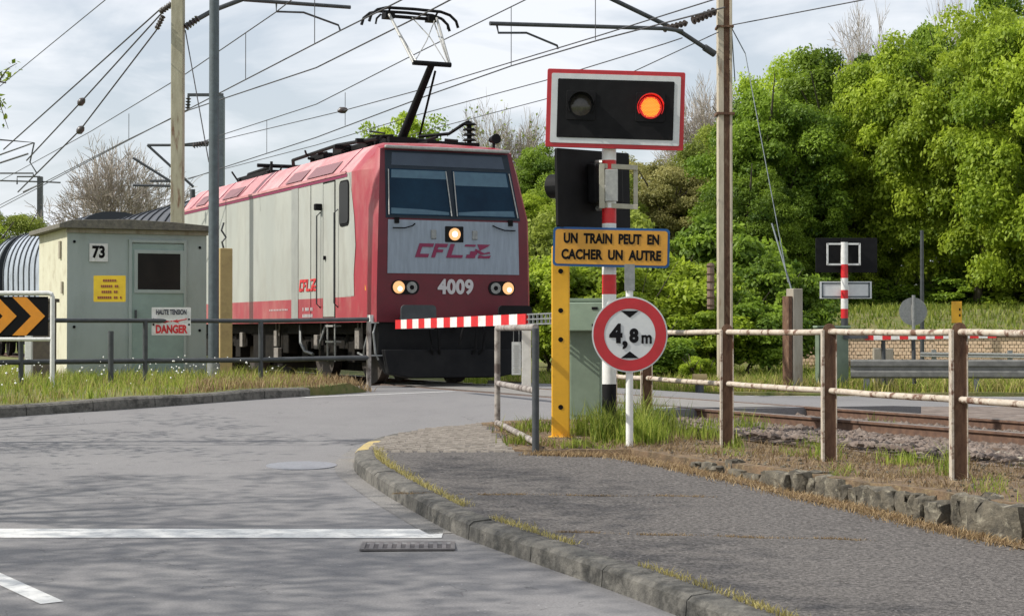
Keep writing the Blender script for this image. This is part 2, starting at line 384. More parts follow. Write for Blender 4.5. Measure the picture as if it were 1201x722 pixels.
# left verge with its dark kerb
LK = smooth_line([(-40,11),(-22,15.5),(-13,19),(-8.5,21.2),(-6.4,22.35),(-5.76,22.95),(-5.3,23.3),(-4.59,24.0),(-3.6,25.3),(-2.95,26.2)], .5)
def zleft(x, y): return Hroad(x, y) + .145 + .02*math.sin(x*1.7)*math.sin(y*2.1)
lv_poly = [tuple(p) for p in offset_line(LK, -.135)] + [(-2.72,26.75), TF(-1.75,-1.4)[:2], TF(-1.75,60)[:2], (-60,85), (-60,11)]
def zleft2(x, y):
    u, v = UV(x, y)
    return zleft(x, y)*(1-ss(u,-2.6,-1.8)) + (-.16)*ss(u,-2.6,-1.8) - .0
tag(drape('left_verge_ground', lv_poly, zleft2, M['grass_soil'], .7, skirt=.25), kind='structure')
def kerb_run(name, line, w, zf_top, zf_bot, m, stone=.9, mats2=None, special=None):
    b = MB(); inn = offset_line(line, w); L_ = 0; seg = []
    acc = [0]
    for i in range(1, len(line)): acc.append(acc[-1]+(line[i]-line[i-1]).length)
    def at(s, ln):
        for i in range(1, len(acc)):
            if acc[i] >= s or i == len(acc)-1:
                t = (s-acc[i-1])/max(1e-6, acc[i]-acc[i-1]); return ln[i-1].lerp(ln[i], t)
    s = 0; k = 0
    while s < acc[-1]-.05:
        e = min(acc[-1], s+stone*random.uniform(.92, 1.06)); j = random.uniform(-.006, .006)
        n = 3; rows = []
        for q in range(n+1):
            t = s+.006+(e-s-.012)*q/n
            o = at(t, line); i_ = at(t, inn)
            zt = zf_top(i_.x, i_.y)+j+.004; zb = zf_bot(o.x, o.y)-.08
            tdir = (i_-o)
            c = o + tdir*.03/w; c2 = o + tdir*.14/w
            rows.append([(o.x-tdir.x*.08, o.y-tdir.y*.08, zb), (o.x, o.y, zt-.035), (c.x, c.y, zt-.010), (c2.x, c2.y, zt), (i_.x, i_.y, zt), (i_.x, i_.y, zb)])
        vs = [p for r in rows for p in r]; fs = []
        for q in range(n):
            for g in range(6):
                fs.append((q*6+g, q*6+(g+1) % 6, (q+1)*6+(g+1) % 6, (q+1)*6+g))
        fs += [tuple(range(6))[::-1], tuple(n*6+g for g in range(6))]
        b.mi = 1 if (special and special(at((s+e)/2, line))) else 0
        b.add(vs, fs); s = e; k += 1
    return tag(b.build(name, [m, mats2 or m]), kind='structure')
kerb_run('left_kerb', LK[::-1], .14, zleft, Hroad, M['kerb'], 1.0)

# footway with its kerb
RK = smooth_line([(5.2,-2),(3.3,3.4),(2.5,5.8),(1.75,7.8),(1.06,9.68),(.68,10.6),(.31,11.4),(-.07,12.2),(-.42,13.0),(-.75,14.05),(-1.03,15.0),(-1.37,16.3),(-1.50,17.1),(-1.53,17.9),(-1.40,19.1),(-.97,20.2),(-.4,20.9),(.41,21.3),(1.2,21.45)], .2)
kerb_run('footway_kerb', RK, .17, Hwalk, Hroad, M['kerb'], 1.0, M['kerb_yellow'], lambda p: 17.75 < p.y < 18.7 and p.x < -1)
RKi = offset_line(RK, .165)
VB = [(-.36,20.75),(-.2,19),(.02,17.3),(.33,17.1),(1.12,16.9),(1.6,16.0),(2.0,15.15),(2.45,13.95),(2.8,13.2),(3.1,12.4),(3.42,11.7),(4.6,9),(6.3,5),(8.5,0),(9.5,-4)]
walk_poly = [tuple(p) for p in RKi if p.y < 20.9 ] + [(p[0]+.12, p[1]+.02) for p in VB]
tag(drape('footway', walk_poly, Hwalk, M['walk'], .5), kind='structure')
# gutter channel stones along the corner
gl = offset_line([p for p in RK if 12.9 < p.y < 19], -.10)
GUT = (gl,)
# cobbled corner
cb = MB()
ck = [tuple(p) for p in RKi if 17.2 < p.y < 20.8 and p.x < -.3]
cpoly = ck + [(-.36,20.75),(-.2,19),(.02,17.3),(0,17.2),(-1.3,17.2)]
yy = 17.25; row = 0
while yy < 20.9:
    xx = -1.6 + (row % 2)*.06
    while xx < .15:
        if inpoly(xx, yy, cpoly):
            w = .105*random.uniform(.85, 1); h = .012+random.uniform(0, .012); z = Hwalk(xx, yy)
            ax, ay = w/2, .05*random.uniform(.85, 1)
            jx, jy = random.uniform(-.006,.006), random.uniform(-.005,.005)
            vs = [(xx+jx+sx*ax, yy+jy+sy*ay, z-.01) for sx, sy in ((-1,-1),(1,-1),(1,1),(-1,1))] + [(xx+jx+sx*ax*.68, yy+jy+sy*ay*.68, z+h) for sx, sy in ((-1,-1),(1,-1),(1,1),(-1,1))]
            cb.add(vs, [(4,5,6,7),(0,1,5,4),(1,2,6,5),(2,3,7,6),(3,0,4,7)])
        xx += .122
    yy += .115; row += 1
tag(cb.build('cobble_paving', M['cobble']), kind='structure')

# right verge, ballast bed, far verge
bn = lambda v: TF(-1.8, v)[:2]
rv_poly = VB[::-1][1:] + [(.3,21.12),(1.1,21.25)] + [bn(-9.5), bn(-14), bn(-20), bn(-30), bn(-36)] + [(16,-3)]
def zrv(x, y): return Hverge(x, y) + .018*math.sin(x*3.1+y)*math.sin(y*2.7)+.010*math.sin(x*9)*math.sin(y*8)
tag(drape('right_verge_ground', rv_poly, zrv, M['soil'], .3, skirt=.35), kind='structure')
soil_strip = [(VB[i][0]-.20-.0*i, VB[i][1]-.12) for i in range(3, len(VB)-2)] + [(VB[i][0]+.1, VB[i][1]+.1) for i in range(len(VB)-3, 2, -1)]
tag(drape('soil_strip', soil_strip, Hwalk, M['soil'], .25, dz=.008), kind='structure')
def track_strip(name, u0, u1, v0, v1, zf, m, st=.5):
    n = max(1, int((v1-v0)/st)); k = max(1, int((u1-u0)/.4)); vs = []; fs = []
    for i in range(n+1):
        for j in range(k+1):
            u = u0+(u1-u0)*j/k; v = v0+(v1-v0)*i/n; x, y, _ = TF(u, v); vs.append((x, y, zf(u, v)))
    for i in range(n):
        for j in range(k):
            a = i*(k+1)+j; fs.append((a, a+1, a+k+2, a+k+1))
    b = MB(); b.add(vs, fs); return tag(b.build(name, m, recalc=False), kind='structure')
bal = lambda u, v: -.135 - .5*max(0, abs(u)-1.9)
track_strip('ballast_bed', -2.0, 3.2, -40, -9.35, bal, M['ballast'])
track_strip('ballast_bed', -2.6, 3.2, .6, 110, bal, M['ballast'], 1.5)
def zfar(x, y):
    u, v = UV(x, y)
    return -.2 + .02*math.sin(x*1.3)*math.sin(y*1.7) + 1.5*ss(y, 41.5, 51)*ss(x, 3, 8) + .6*ss(y, 52, 64)*ss(x, 2, 10) + .25*ss(y, 40, 48)
fv_poly = [(26,32.1),(9,32.4),(5.5,32.7),(3.5,33.1),(1.5,34.1),(.3,35.3),(-.5,36.7),TF(2.5,1.3)[:2],TF(2.5,80)[:2],(10,105),(60,100),(60,32)]
tag(drape('far_verge_ground', fv_poly, zfar, M['grass_soil'], 1.2, skirt=.3), kind='structure')
nv_poly = [TF(2.5,-9.8)[:2],(5.1,26.9),(9,26.7),(26,25.9),TF(2.5,-38)[:2]]
tag(drape('middle_verge_ground', nv_poly, lambda x, y: -.2, M['ballast'], 1.0, skirt=.1), kind='structure')

# road markings
def mark(name, pts, w, dz=.004, m=None, zf=Hroad):
    ln = [Vector(p) for p in pts]; a = offset_line(ln, w/2); b = offset_line(ln, -w/2)
    vs = []; 
    for p, q in zip(a, b): vs += [(p.x, p.y, zf(p.x, p.y)+dz), (q.x, q.y, zf(q.x, q.y)+dz)]
    fs = [(2*i, 2*i+1, 2*i+3, 2*i+2) for i in range(len(ln)-1)]
    mb = MB(); mb.add(vs, fs); o = mb.build(name, m or M['paint'], recalc=False)
    me = o.data; bm = bmesh.new(); bm.from_mesh(me)
    bm.normal_update()
    if sum(f.normal.z for f in bm.faces) < 0: bmesh.ops.reverse_faces(bm, faces=bm.faces); bm.to_mesh(me)
    bm.free(); return tag(o, kind='structure')
def lerp_pts(a, b, n): return [(a[0]+(b[0]-a[0])*i/n, a[1]+(b[1]-a[1])*i/n) for i in range(n+1)]
mark('stop_line', lerp_pts((-9,13.02),(-.5,12.98),20), .42)
mark('centre_line', lerp_pts((-2.66,10.38),(-4.1,13.0-.5),6), .14)
mark('centre_line', lerp_pts((-1.6,8.2),(-.3,5.6),6), .14)
mark('edge_line', smooth_line([(-3.0,25.75),(-2.4,26.35),(-1.75,27.0),(-.9,27.9)], .3), .13)
mark('crossing_edge_line', smooth_line([(1.3,21.25),(1.72,21.75),(2.25,22.4),(2.95,23.3)], .2), .14)
mark('far_edge_line', smooth_line([(5.6,27.35),(9,27.1),(20,26.6)], 1), .12)
mark('far_edge_line', smooth_line([(1.7,33.6),(3.7,32.7),(9,32.05),(20,31.7)], 1), .12)
mark('gutter', [tuple(p) for p in GUT[0]], .18, m=asphalt('gutter_concrete', (.19,.18,.172), (.22,.21,.20), (.15,.14,.135)))
# crossing infill slabs between and beside the rails, pale concrete
track_strip('crossing_slab', -.62, .62, -9.3, 2.5, lambda u, v: -.004, mat('crossing_concrete', (.25,.235,.22), (.19,.18,.17), rough=.9, scale=5, world=True))

# rails
def rail(u):
    pr = [(-.07,-.172),(.07,-.172),(.07,-.155),(.012,-.14),(.012,-.04),(.036,-.03),(.036,-.006),(.028,0),(-.028,0),(-.036,-.006),(-.036,-.03),(-.012,-.04),(-.012,-.14),(-.07,-.155)]
    b = MB(); v0, v1, n = -40, 110, len(pr)
    vs = [(p[0], 0, p[1]) for p in pr] + [(p[0], v1-v0, p[1]) for p in pr]
    b.add(vs, [tuple(range(n))[::-1], tuple(range(n, 2*n))])
    for i in range(n):
        b.mi = 1 if i in (6,7,8) else 0
        b.add([vs[i], vs[(i+1) % n], vs[n+(i+1) % n], vs[n+i]], [(0,1,2,3)])
    o = b.build('rail', [M['railrust'], M['railtop']]); o.location = TF(u, v0, .002); o.rotation_euler.z = TH
    return o
tag(rail(-.752), 'near rusty rail of the railway track with shiny top', 'rail')
tag(rail(.752), 'far rusty rail of the railway track behind the near one', 'rail')
sl = None
sgrp = 'sleepers under the rails'
vv = -26.0
while vv < -9.6:
    if sl is None:
        b = MB(); b.box((0,0,0), (2.5,.24,.12)); sl = b.build('sleeper', M['sleeper'], bevel=.012); o = sl
    else: o = sl.copy(); COL.objects.link(o)
    o.location = TF(0, vv, -.172); o.rotation_euler.z = TH
    tag(o, 'brown railway sleeper half sunk in the ballast beyond the railing', 'sleeper', sgrp); vv += .62
# ballast stones
def rocks(name, n, fpos, smin, smax, m, label=None, cat=None):
    ico = [(0,0,1),(.9,0,.3),(.28,.85,.35),(-.72,.53,.3),(-.72,-.5,.38),(.3,-.85,.3),(.7,.5,-.4),(-.3,.85,-.4),(-.9,0,-.4),(-.3,-.8,-.4),(.7,-.5,-.4)]
    fs = [(0,1,2),(0,2,3),(0,3,4),(0,4,5),(0,5,1),(1,6,2),(2,7,3),(3,8,4),(4,9,5),(5,10,1),(2,6,7),(3,7,8),(4,8,9),(5,9,10),(1,10,6)]
    b = MB()
    for _ in range(n):
        x, y, z = fpos(); s = random.uniform(smin, smax); a = random.uniform(0, 6.28); c, d = math.cos(a), math.sin(a)
        k = [random.uniform(.6, 1.25) for _ in ico]; fl = random.uniform(.5, .9)
        b.add([(x+(p[0]*c-p[1]*d)*s*q, y+(p[0]*d+p[1]*c)*s*q, z+p[2]*s*q*fl) for p, q in zip(ico, k)], fs)
    return tag(b.build(name, m, recalc=False), label, cat, kind='stuff')
def bpos():
    u = random.uniform(-2.0, 2.4); v = random.uniform(-27, -9.4); x, y, _ = TF(u, v); return x, y, -.128+random.uniform(-.012, .014)-.4*max(0, u-1.9)
rocks('ballast', 21000, bpos, .026, .052, M['ballast'], 'brown crushed stone ballast around the rails', 'ballast')
def bpos2():
    u = random.choice((random.uniform(-2.6, -.9), random.uniform(.9, 2.6))); v = random.uniform(.6, 14); x, y, _ = TF(u, v); return x, y, -.15
rocks('ballast', 3500, bpos2, .03, .055, M['ballast'], 'crushed stone ballast beside the locomotive wheels', 'ballast')
# cable trough with concrete lids
tr = MB(); v = -30.0
while v < -10.2:
    x, y, _ = TF(-1.62, v+.48); tr.box((x, y, -.155+random.uniform(-.006,.006)), (.34, .94, .07), rz=TH+random.uniform(-.01,.01)); v += .97
tag(tr.build('cable_trough', M['concrete'], bevel=.008), 'grey concrete cable trough lids running along the near side of the ballast', 'cable trough')

# drain and manhole
d = thing('drain_grate', 'rusty iron drain grate at the kerb end of the white stop line', 'drain', (-.72,12.42,Hroad(-.72,12.42)+.004), math.radians(2))
b = MB(); 
for sx in (-1,1): b.box((sx*.31,0,0), (.03,.44,.012))
for sy in (-1,1): b.box((0,sy*.205,0), (.59,.03,.012))
b.build('frame', mat('drain_frame', (.15,.14,.14), (.11,.10,.10), rough=.8, scale=20), d)
b = MB(); b.box((0,0,-.002), (.60,.40,.004)); b.build('pit', mat('drain_pit', (.07,.062,.065), rough=.9), d)
b = MB()
for i in range(9): b.box((-.25+.0625*i,0,0), (.03,.375,.008))
b.build('grate', mat('drain_bars', (.16,.145,.15), (.12,.11,.11), rough=.7, scale=20), d)
b = MB(); b.prism(circ(.34, 32), -.004, .006, axis='z')
o = b.build('manhole_cover', mat('worn_iron_cover', (.30,.31,.34), (.22,.22,.24), rough=.45, metal=.3, scale=30)); o.location = (-2.02,17.2,Hroad(-2.02,17.2)+.002)
o.rotation_euler.x = math.radians(2.3)
tag(o, 'round worn iron manhole cover in the asphalt near the kerb bend', 'manhole cover')

# ------------------------------------------------------------------ rough stone retaining wall
def stone_wall():
    b = MB(); 
    for pas in (0, 1):
     ln = smooth_line([(1.75,15.95),(2.03,15.3),(2.48,14.1),(2.83,13.3),(3.13,12.5),(3.45,11.8),(4.6,9.1),(6.2,5.2)], .1)
     acc = 0; i = 0
     while i < len(ln)-5:
         k = random.randint(1, 3); p = ln[i]; q = ln[min(len(ln)-1, i+k)]
         c = (p+q)/2; L_ = (q-p).length; ang = math.atan2(q.y-p.y, q.x-p.x)
         zt = -.205 - .09*pas + random.uniform(-.06, .025); c = c + Vector((.05, .05))*pas + Vector((-.03,-.02))*(1-pas); zb = Hwalk(c.x, c.y)-.06; h = zt-zb
         if h > .04:
             bm = bmesh.new(); bmesh.ops.create_cube(bm, size=1)
             bmesh.ops.subdivide_edges(bm, edges=bm.edges, cuts=3, use_grid_fill=True)
             s = random.random()*99
             from mathutils import noise as nz
             for v in bm.verts:
                 co = v.co.copy(); rr = co.length
                 rnd = Vector([math.copysign(min(abs(t), .5)*(1-.30*max(0, rr-.55)), t) for t in co])
                 rnd += Vector(nz.noise_vector(co*3.2+Vector((s,s,s))))*.17
                 v.co = Vector((rnd.x*L_*1.02, rnd.y*(.24+.1*math.sin(s*7)), rnd.z*h))
             R = Matrix.Rotation(ang, 3, 'Z')
             vs = [R @ v.co + Vector((c.x, c.y, (zt+zb)/2)) for v in bm.verts]
             b.add(vs, [tuple(v.index for v in f.verts) for f in bm.faces]); bm.free()
         i += k
    return b.build('stone_wall', M['stone'], smooth='auto')
tag(stone_wall(), 'low rough stone retaining wall along the footway below the railing', 'wall')

# ------------------------------------------------------------------ RIGHT RAILING (rusty channel posts, two tubes)
rf = thing('railing', 'rusty post and cream tube railing along the verge above the stone wall', 'railing', (0,0,0))
fp = [(4.62,9.55),(3.99,11.5),(3.36,13.45),(2.73,15.4),(2.09,17.4),(1.46,19.4),(1.14,20.45)]
for (x, y) in fp:
    zt = .99; rz = math.atan2(2.0, -.63)-PI/2
    b = MB(); pts = [(-.055,-.35),(.055,-.35),(.055,1.12)]+[(.055*math.cos(a), 1.12+.055*math.sin(a)) for a in np.linspace(0, PI, 9)[1:-1]]+[(-.055,1.12)]
    b.prism([(p[0], p[1]) for p in pts], -.006, .006); 
    o = b.build('post', M['rust'], rf, bevel=.002); o.location = (x, y, -.18); o.rotation_euler.z = rz*.0
    b = MB(); b.box((-.056,.020,.385), (.020,.085,1.47)); b.box((.058,.028,.385), (.009,.085,1.47))
    o2 = b.build('sunlit_flange', M['cream_rust_and_sunlit'], o, bevel=.002)  # cream here puts the sun on the post sides into the colour
for z in (.925, .42):
    for i in range(len(fp)-1):
        a, c = fp[i], fp[i+1]; b = MB()
        za = zb = z
        k = .05
        if z < .5: za += .0; 
        A = Vector((a[0], a[1]+.035, z-random.uniform(0,.006))); C = Vector((c[0], c[1]+.035, z-random.uniform(0,.006)))
        mids = [A.lerp(C, t) + Vector((0,0,-.006*math.sin(PI*t)+random.uniform(-.002,.002))) for t in np.linspace(0, 1, 7)]
        b.tube(mids, .026, 12); b.build('rail', M['cream_rust_and_sunlit'], rf, smooth='auto')

# short hoop railing beside the barrier
hr = thing('railing', 'short grey tubular hoop railing standing at the end of the barrier arm', 'railing')
A = Vector((.225,17.1,0)); B = Vector((-.168,20.6,0))
za, zb = Hwalk(*A.xy), Hwalk(*B.xy)
for (q, z0, zt) in ((A, za, .955), (B, zb, .965)):
    b = MB(); b.tube([(q.x,q.y,z0-.2),(q.x,q.y,zt)], .034, 14); b.build('post', M['dark_tube'] if q is A else M['old_rail'], hr, smooth='auto')
for za_, zb_ in ((.965, .965), (.36, .33), (-.13, -.12)):
    b = MB(); b.tube([(A.x,A.y,za_),(B.x,B.y,zb_)], .032, 14); b.build('rail', M['old_rail'], hr, smooth='auto')
nt_ = thing('notice_board', 'narrow white notice hanging inside the hoop railing', 'notice', P(605,420,19.6))
b = MB(); b.box((0,0,.0), (.10,.006,.36)); b.build('panel', M['sign_white'], nt_)
b = MB(); 
for i in range(14): b.box((0,-.0045,.14-.022*i), (.07*random.uniform(.6,1),.002,.006))
b.build('print', M['alu'], nt_)
b = MB(); b.tube([(-.03,0,.18),(-.03,0,.34)], .004, 6); b.tube([(.03,0,.18),(.03,0,.34)], .004, 6); split_build(b, 'hanger', M['galv'], nt_)
b = MB(); b.box((0,0,0), (.10,.03,.62)); o = b.build('marker_board', M['white'], bevel=.004); o.location = P(617,421,19.0)
tag(o, 'tall narrow white board fixed inside the hoop railing beside the notice', 'board')

# ------------------------------------------------------------------ LEVEL CROSSING SIGNAL
YS = 18.4; SX = (714-600)/F*YS
sig = thing('crossing_signal', 'red and white banded level crossing signal with one orange light lit', 'crossing signal', (SX, YS, -.2))
pz = lambda py: EYE+(HOR-py)/F*YS + .2         # local height on the signal post
bands = [(-.3, pz(450), 'dark'), (pz(450), pz(408), 'post_white'), (pz(408), pz(345), 'post_white'), (pz(345), pz(322), 'red'), (pz(322), pz(262), 'post_white'), (pz(262), pz(244), 'red'), (pz(244), pz(200), 'post_white'), (pz(200), pz(188), 'red'), (pz(188), pz(150), 'post_white')]
bands[1:3] = [(pz(450), pz(420), 'post_white'), (pz(420), pz(398), 'red'), (pz(398), pz(345), 'post_white')]
b = MB(); mm = ['dark', 'post_white', 'red']
for (z0, z1, mk) in bands:
    b.mi = mm.index(mk); b.tube([(0,0,z0),(0,0,z1)], .073, 20, cap=True)
b.build('post', [M['black'], M['post_white'], M['red']], sig, smooth='auto')
def head(parent, W=1.41, H=.80, lit=True, border=True, name='signal_head'):
    b = MB(); b.prism(rrect(W, H, .02), 0, .035)
    if not border:
        return b.build(name, M['black'], parent, bevel=.004)
    hd = b.build(name, M['sign_red'], parent, bevel=.004)
    b = MB(); b.prism(rrect(W-.09, H-.09, .015), -.006, .002); b.build('white_border', M['sign_white'], hd)
    b = MB(); b.prism(rrect(W-.22, H-.20, .012), -.012, -.004); b.build('black_field', M['black'], hd)
    for sx in (-1, 1):
        cx = sx*.355; cz = .03
        b = MB(); b.prism(rrect(.30,.30,.02,cx,cz), -.022, -.010); lp = b.build('lamp_housing', M['black'], hd, bevel=.003)
        # hood: half tube over the lens
        n = 22; vs = []; fs = []
        for k in range(n+1):
            a = PI*(-.18+1.36*k/n)
            for r, y0 in ((.135,-.02),(.135,-.115 if 3 < k < n-3 else -.07),(.128,-.115 if 3 < k < n-3 else -.07),(.128,-.02)):
                vs.append((cx+r*math.cos(a), y0, cz+r*math.sin(a)))
        for k in range(n):
            for g in range(3): fs.append((k*4+g, k*4+g+1, k*4+4+g+1, k*4+4+g))
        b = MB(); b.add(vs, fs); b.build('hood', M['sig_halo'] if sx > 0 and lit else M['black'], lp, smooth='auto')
        # lens
        vs = [(cx, -.045, cz)]; R_ = .108
        for j in range(1, 6):
            for k in range(28):
                a = 2*PI*k/28; r = R_*j/5; vs.append((cx+r*math.cos(a), -.045+.022*(j/5)**2, cz+r*math.sin(a)))
        fs = [(0, 1+k, 1+(k+1) % 28) for k in range(28)]
        for j in range(4):
            for k in range(28): fs.append((1+j*28+k, 1+(j+1)*28+k, 1+(j+1)*28+(k+1) % 28, 1+j*28+(k+1) % 28))
        b = MB(); b.add(vs, fs); on = sx > 0 and lit
        b.build('lens', M['sig_on'] if on else M['sig_off'], lp, smooth=True)
        if on:
            b = MB()
            for i in range(-7, 8):
                for j in range(-7, 8):
                    x = (i+(j % 2)*.5)*.0145; z = j*.0132
                    if math.hypot(x, z) < .1: b.box((cx+x, -.048+.022*(math.hypot(x,z)/.108)**2, cz+z), (.0075,.006,.0075))
            b.build('led_array', M['sig_led'], lp)
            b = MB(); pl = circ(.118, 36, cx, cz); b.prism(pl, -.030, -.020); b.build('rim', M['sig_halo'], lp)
    return hd
hd = head(sig); hd.location = (((721.5-600)/F*(YS-.13))-SX, -.13, pz(130)); hd.rotation_euler = (0, math.radians(1.7), 0)
b = MB(); b.box((.0,-.05,pz(112)), (.34,.10,.04)); b.box((.0,-.05,pz(150)), (.34,.10,.04)); split_build(b, 'mounting_bracket', M['galv'], sig)
# second head facing away to the left
h2 = head(sig, W=1.30, H=.80, lit=False, border=False, name='rear_signal_head')
h2.location = (((694-600)/F*(YS+.3))-SX, .30, pz(219)); h2.rotation_euler = (0, math.radians(2.0), math.radians(180+52))
b = MB()
for sx in (-1, 1):
    n = 18; vs = []; fs = []
    for k in range(n+1):
        a = 2*PI*k/n
        for (r, y0) in ((.125,0),(.125,-.26)): vs.append((sx*.36+r*math.cos(a), y0, .03+r*math.sin(a)))
    for k in range(n): fs.append((k*2, k*2+1, k*2+3, k*2+2))
    b.add(vs, fs)
split_build(b, 'lamp_hood', M['black'], h2, smooth='auto')
b = MB()
b.box((-.1,.10,.05), (.5,.13,.42)); b.build('rear_housing', M['black'], h2, bevel=.03)
b = MB(); b.tube([(.0,.06,.27),(.0,.16,.27)], .03, 10); b.tube([(.0,.06,-.2),(.0,.16,-.2)], .03, 10)
split_build(b, 'clamp', M['alu'], h2)
fr = MB()
x0, x1 = (705-600)/F*YS-SX, (745-600)/F*YS-SX
zt_, zb_ = pz(196), pz(242)
fr.box((x0,-.09,(zt_+zb_)/2), (.055,.02,zt_-zb_+.05)); fr.box((x1,-.02,(zt_+zb_)/2-.02), (.045,.02,zt_-zb_))
fr.box(((x0+x1)/2,-.06,zt_), (x1-x0+.04,.02,.05), ry=math.radians(3)); fr.box(((x0+x1)/2,-.06,zb_), (x1-x0+.04,.02,.05), ry=math.radians(3))
fr.build('bracket_frame', mat('beige_angle_steel', (.42,.40,.32), (.34,.32,.25), rough=.6, scale=12), sig, bevel=.003)
b = MB(); b.box((.02,-.085,pz(218)), (.13,.03,.33)); b.build('junction_box', M['alu'], sig, bevel=.006)
# yellow text sign
sg = thing('warning_sign', 'yellow sign with blue border warning that one train can hide another', 'sign', ((716.5-600)/F*(YS-.14), YS-.14, EYE+(HOR-290)/F*(YS-.14)), 0)
sg.rotation_euler = (0, math.radians(1.2), 0)
b = MB(); b.prism(rrect(1.19,.40,.04), 0, .012); b.build('panel', M['blue'], sg)
b = MB(); b.prism(rrect(1.145,.352,.03), -.004, .002); b.build('face', M['sign_yellow'], sg)
textpart('UN  TRAIN  PEUT  EN', .135, M['ink'], sg, (0,-.006,.082), bold=.006, sx=.73, space=1.03)
textpart('CACHER  UN  AUTRE', .135, M['ink'], sg, (0,-.006,-.082), bold=.006, sx=.765, space=1.03)
b = MB(); b.tube([(.08,.03,-.6),(.08,.03,.15)], .0, 4) if False else None
# round 4,8 m sign
rs = thing('height_limit_sign', 'round red rimmed height limit sign on a white post in front of the crossing signal', 'sign', ((738-600)/F*17.6, 17.6, -.22))
zc = EYE+(HOR-392)/F*17.55+.22
b = MB(); b.tube([(0,.03,-.2),(0,.03,zc+.62)], .036, 16); b.build('post', M['post_white'], rs, smooth='auto')
b = MB(); b.prism(circ(.372, 56, 0, zc), -.02, -.008); pl = b.build('plate', M['sign_white'], rs)
b = MB()
for k in range(56):
    a0, a1 = 2*PI*k/56, 2*PI*(k+1)/56
    ro, ri = .358, .252
    b.add([(ro*math.cos(a0),-.023,zc+ro*math.sin(a0)),(ro*math.cos(a1),-.023,zc+ro*math.sin(a1)),(ri*math.cos(a1),-.023,zc+ri*math.sin(a1)),(ri*math.cos(a0),-.023,zc+ri*math.sin(a0))], [(0,1,2,3)])
b.build('red_ring', M['sign_red'], pl)
b = MB(); 
for s in (1,-1): b.prism([(-.088,zc+s*.232),(.088,zc+s*.232),(0,zc+s*.165)], -.024, -.021)
split_build(b, 'arrowhead', M['ink'], pl)
textpart('4', .245, M['ink'], pl, (-.135,-.024,zc+.0), bold=.012, sx=.95)
textpart(',', .24, M['ink'], pl, (-.048,-.024,zc-.03), bold=.010)
textpart('8', .175, M['ink'], pl, (.04,-.024,zc-.018), bold=.010, sx=.95)
textpart('m', .165, M['ink'], pl, (.165,-.024,zc-.035), bold=.005, sx=.85)
b = MB(); b.box((0,.0,zc+.56), (.10,.02,.26)); b.build('bracket', M['galv'], rs)
# yellow barrier post
yp = thing('yellow_post', 'tall bright yellow metal post with round dark holes left of the green cabinet', 'post', ((657-600)/F*18.8, 18.8, -.2))
b = MB(); b.prism([(-.095,-.2),(.095,-.2),(.095,2.02),(-.095,2.02)], -.03, .05); b.build('column', M['post_yellow'], yp, bevel=.012)
b = MB()
for py in (318,364,398,477): b.prism(circ(.026, 18, .0, EYE+(HOR-py)/F*18.8+.2), -.033, -.028)
split_build(b, 'hole', M['ink'], yp)
b = MB(); b.box((0,0,.0), (.26,.2,.06)); b.build('foot', M['post_yellow'], yp, bevel=.01)

# green barrier machine cabinet and arm
cx = (688-600)/F*21.6
gc = thing('level_crossing_barrier', 'near barrier with green cabinet behind the yellow post and its striped arm across the road', 'barrier', (cx,21.6,-.13), math.radians(-12))
b = MB(); b.box((0,0,.70), (.40,.34,1.42)); b.build('housing', M['cab_green'], gc, bevel=.01)
b = MB(); b.box((.01,-.176,.70), (.35,.012,1.30)); b.build('door', M['cab_green2'], gc, bevel=.004)
b = MB(); b.box((0,0,1.43), (.44,.38,.04)); b.build('lid', M['cab_green2'], gc, bevel=.006)
b = MB(); b.box((-.02,-.26,1.23), (.55,.16,.34)); ph = b.build('pivot_housing', M['cab_green'], gc, bevel=.012)
b = MB(); b.box((.15,-.345,1.33), (.07,.006,.03)); b.box((.15,-.345,1.13), (.07,.006,.03)); split_build(b, 'slot', M['ink'], ph)
ba = bpy.data.objects.new('arm', None); COL.objects.link(ba)
a0 = Vector(P(652,373,20.9)); a1 = Vector(P(465,380.3,27.0)); dirv = (a1-a0); Ln = dirv.length
ang = math.atan2(dirv.y, dirv.x)
ba.location = a0; ba.rotation_euler = (0, -math.asin(dirv.z/Ln), ang)
ba.parent = gc; ba.matrix_parent_inverse = (Matrix.Translation((cx,21.6,-.13)) @ Matrix.Rotation(math.radians(-12), 4, 'Z')).inverted()
b = MB(); s0 = .95; n = 19; w = (Ln-s0)/n
for i in range(n):
    b.mi = 0 if i % 2 == 0 else 1
    b.box((s0+w*(i+.5), 0, 0), (w, .05, .135))
b.build('striped_boom', [M['red'], M['white']], ba)
b = MB()
for z in (-.06, 0, .06): b.box((s0/2-.1,0,z), (s0+.2,.02,.016))
for i in range(7): b.box((.05+i*.14,0,0), (.015,.022,.13))
b.build('lattice', M['galv'], ba)

# ------------------------------------------------------------------ far side of the crossing
fs_ = thing('crossing_signal', 'crossing signal seen from behind on a red and white post beyond the tracks', 'crossing signal', ((990-600)/F*34.5, 34.5, -.25))
q = lambda py, d=34.5: EYE+(HOR-py)/F*d+.25
b = MB(); zz = -.2; k = 0
hs = [(-.2,q(402),0),(q(402),q(388),1),(q(388),q(373),0),(q(373),q(362),1),(q(362),q(350),2),(q(350),q(340),1),(q(340),q(326),2),(q(326),q(310),1),(q(310),q(284),2)]
for (z0, z1, k) in hs:
    b.mi = k; b.tube([(0,0,z0),(0,0,z1)], .07, 16)
b.build('post', [M['dark_tube'], M['red'], M['white']], fs_, smooth='auto')
b = MB(); b.prism(rrect(1.19,.67,.02,.06,q(299)), .10, .14); b.build('signal_head', M['black'], fs_, bevel=.006)
b = MB()
for (c, d_) in (((-.02,-.02,q(286)),(.62,.02,.035)),((-.02,-.02,q(310)),(.62,.02,.035)),((-.33,-.02,q(298)),(.035,.02,.42)),((.29,-.02,q(298)),(.035,.02,.42))): b.box(c, d_)
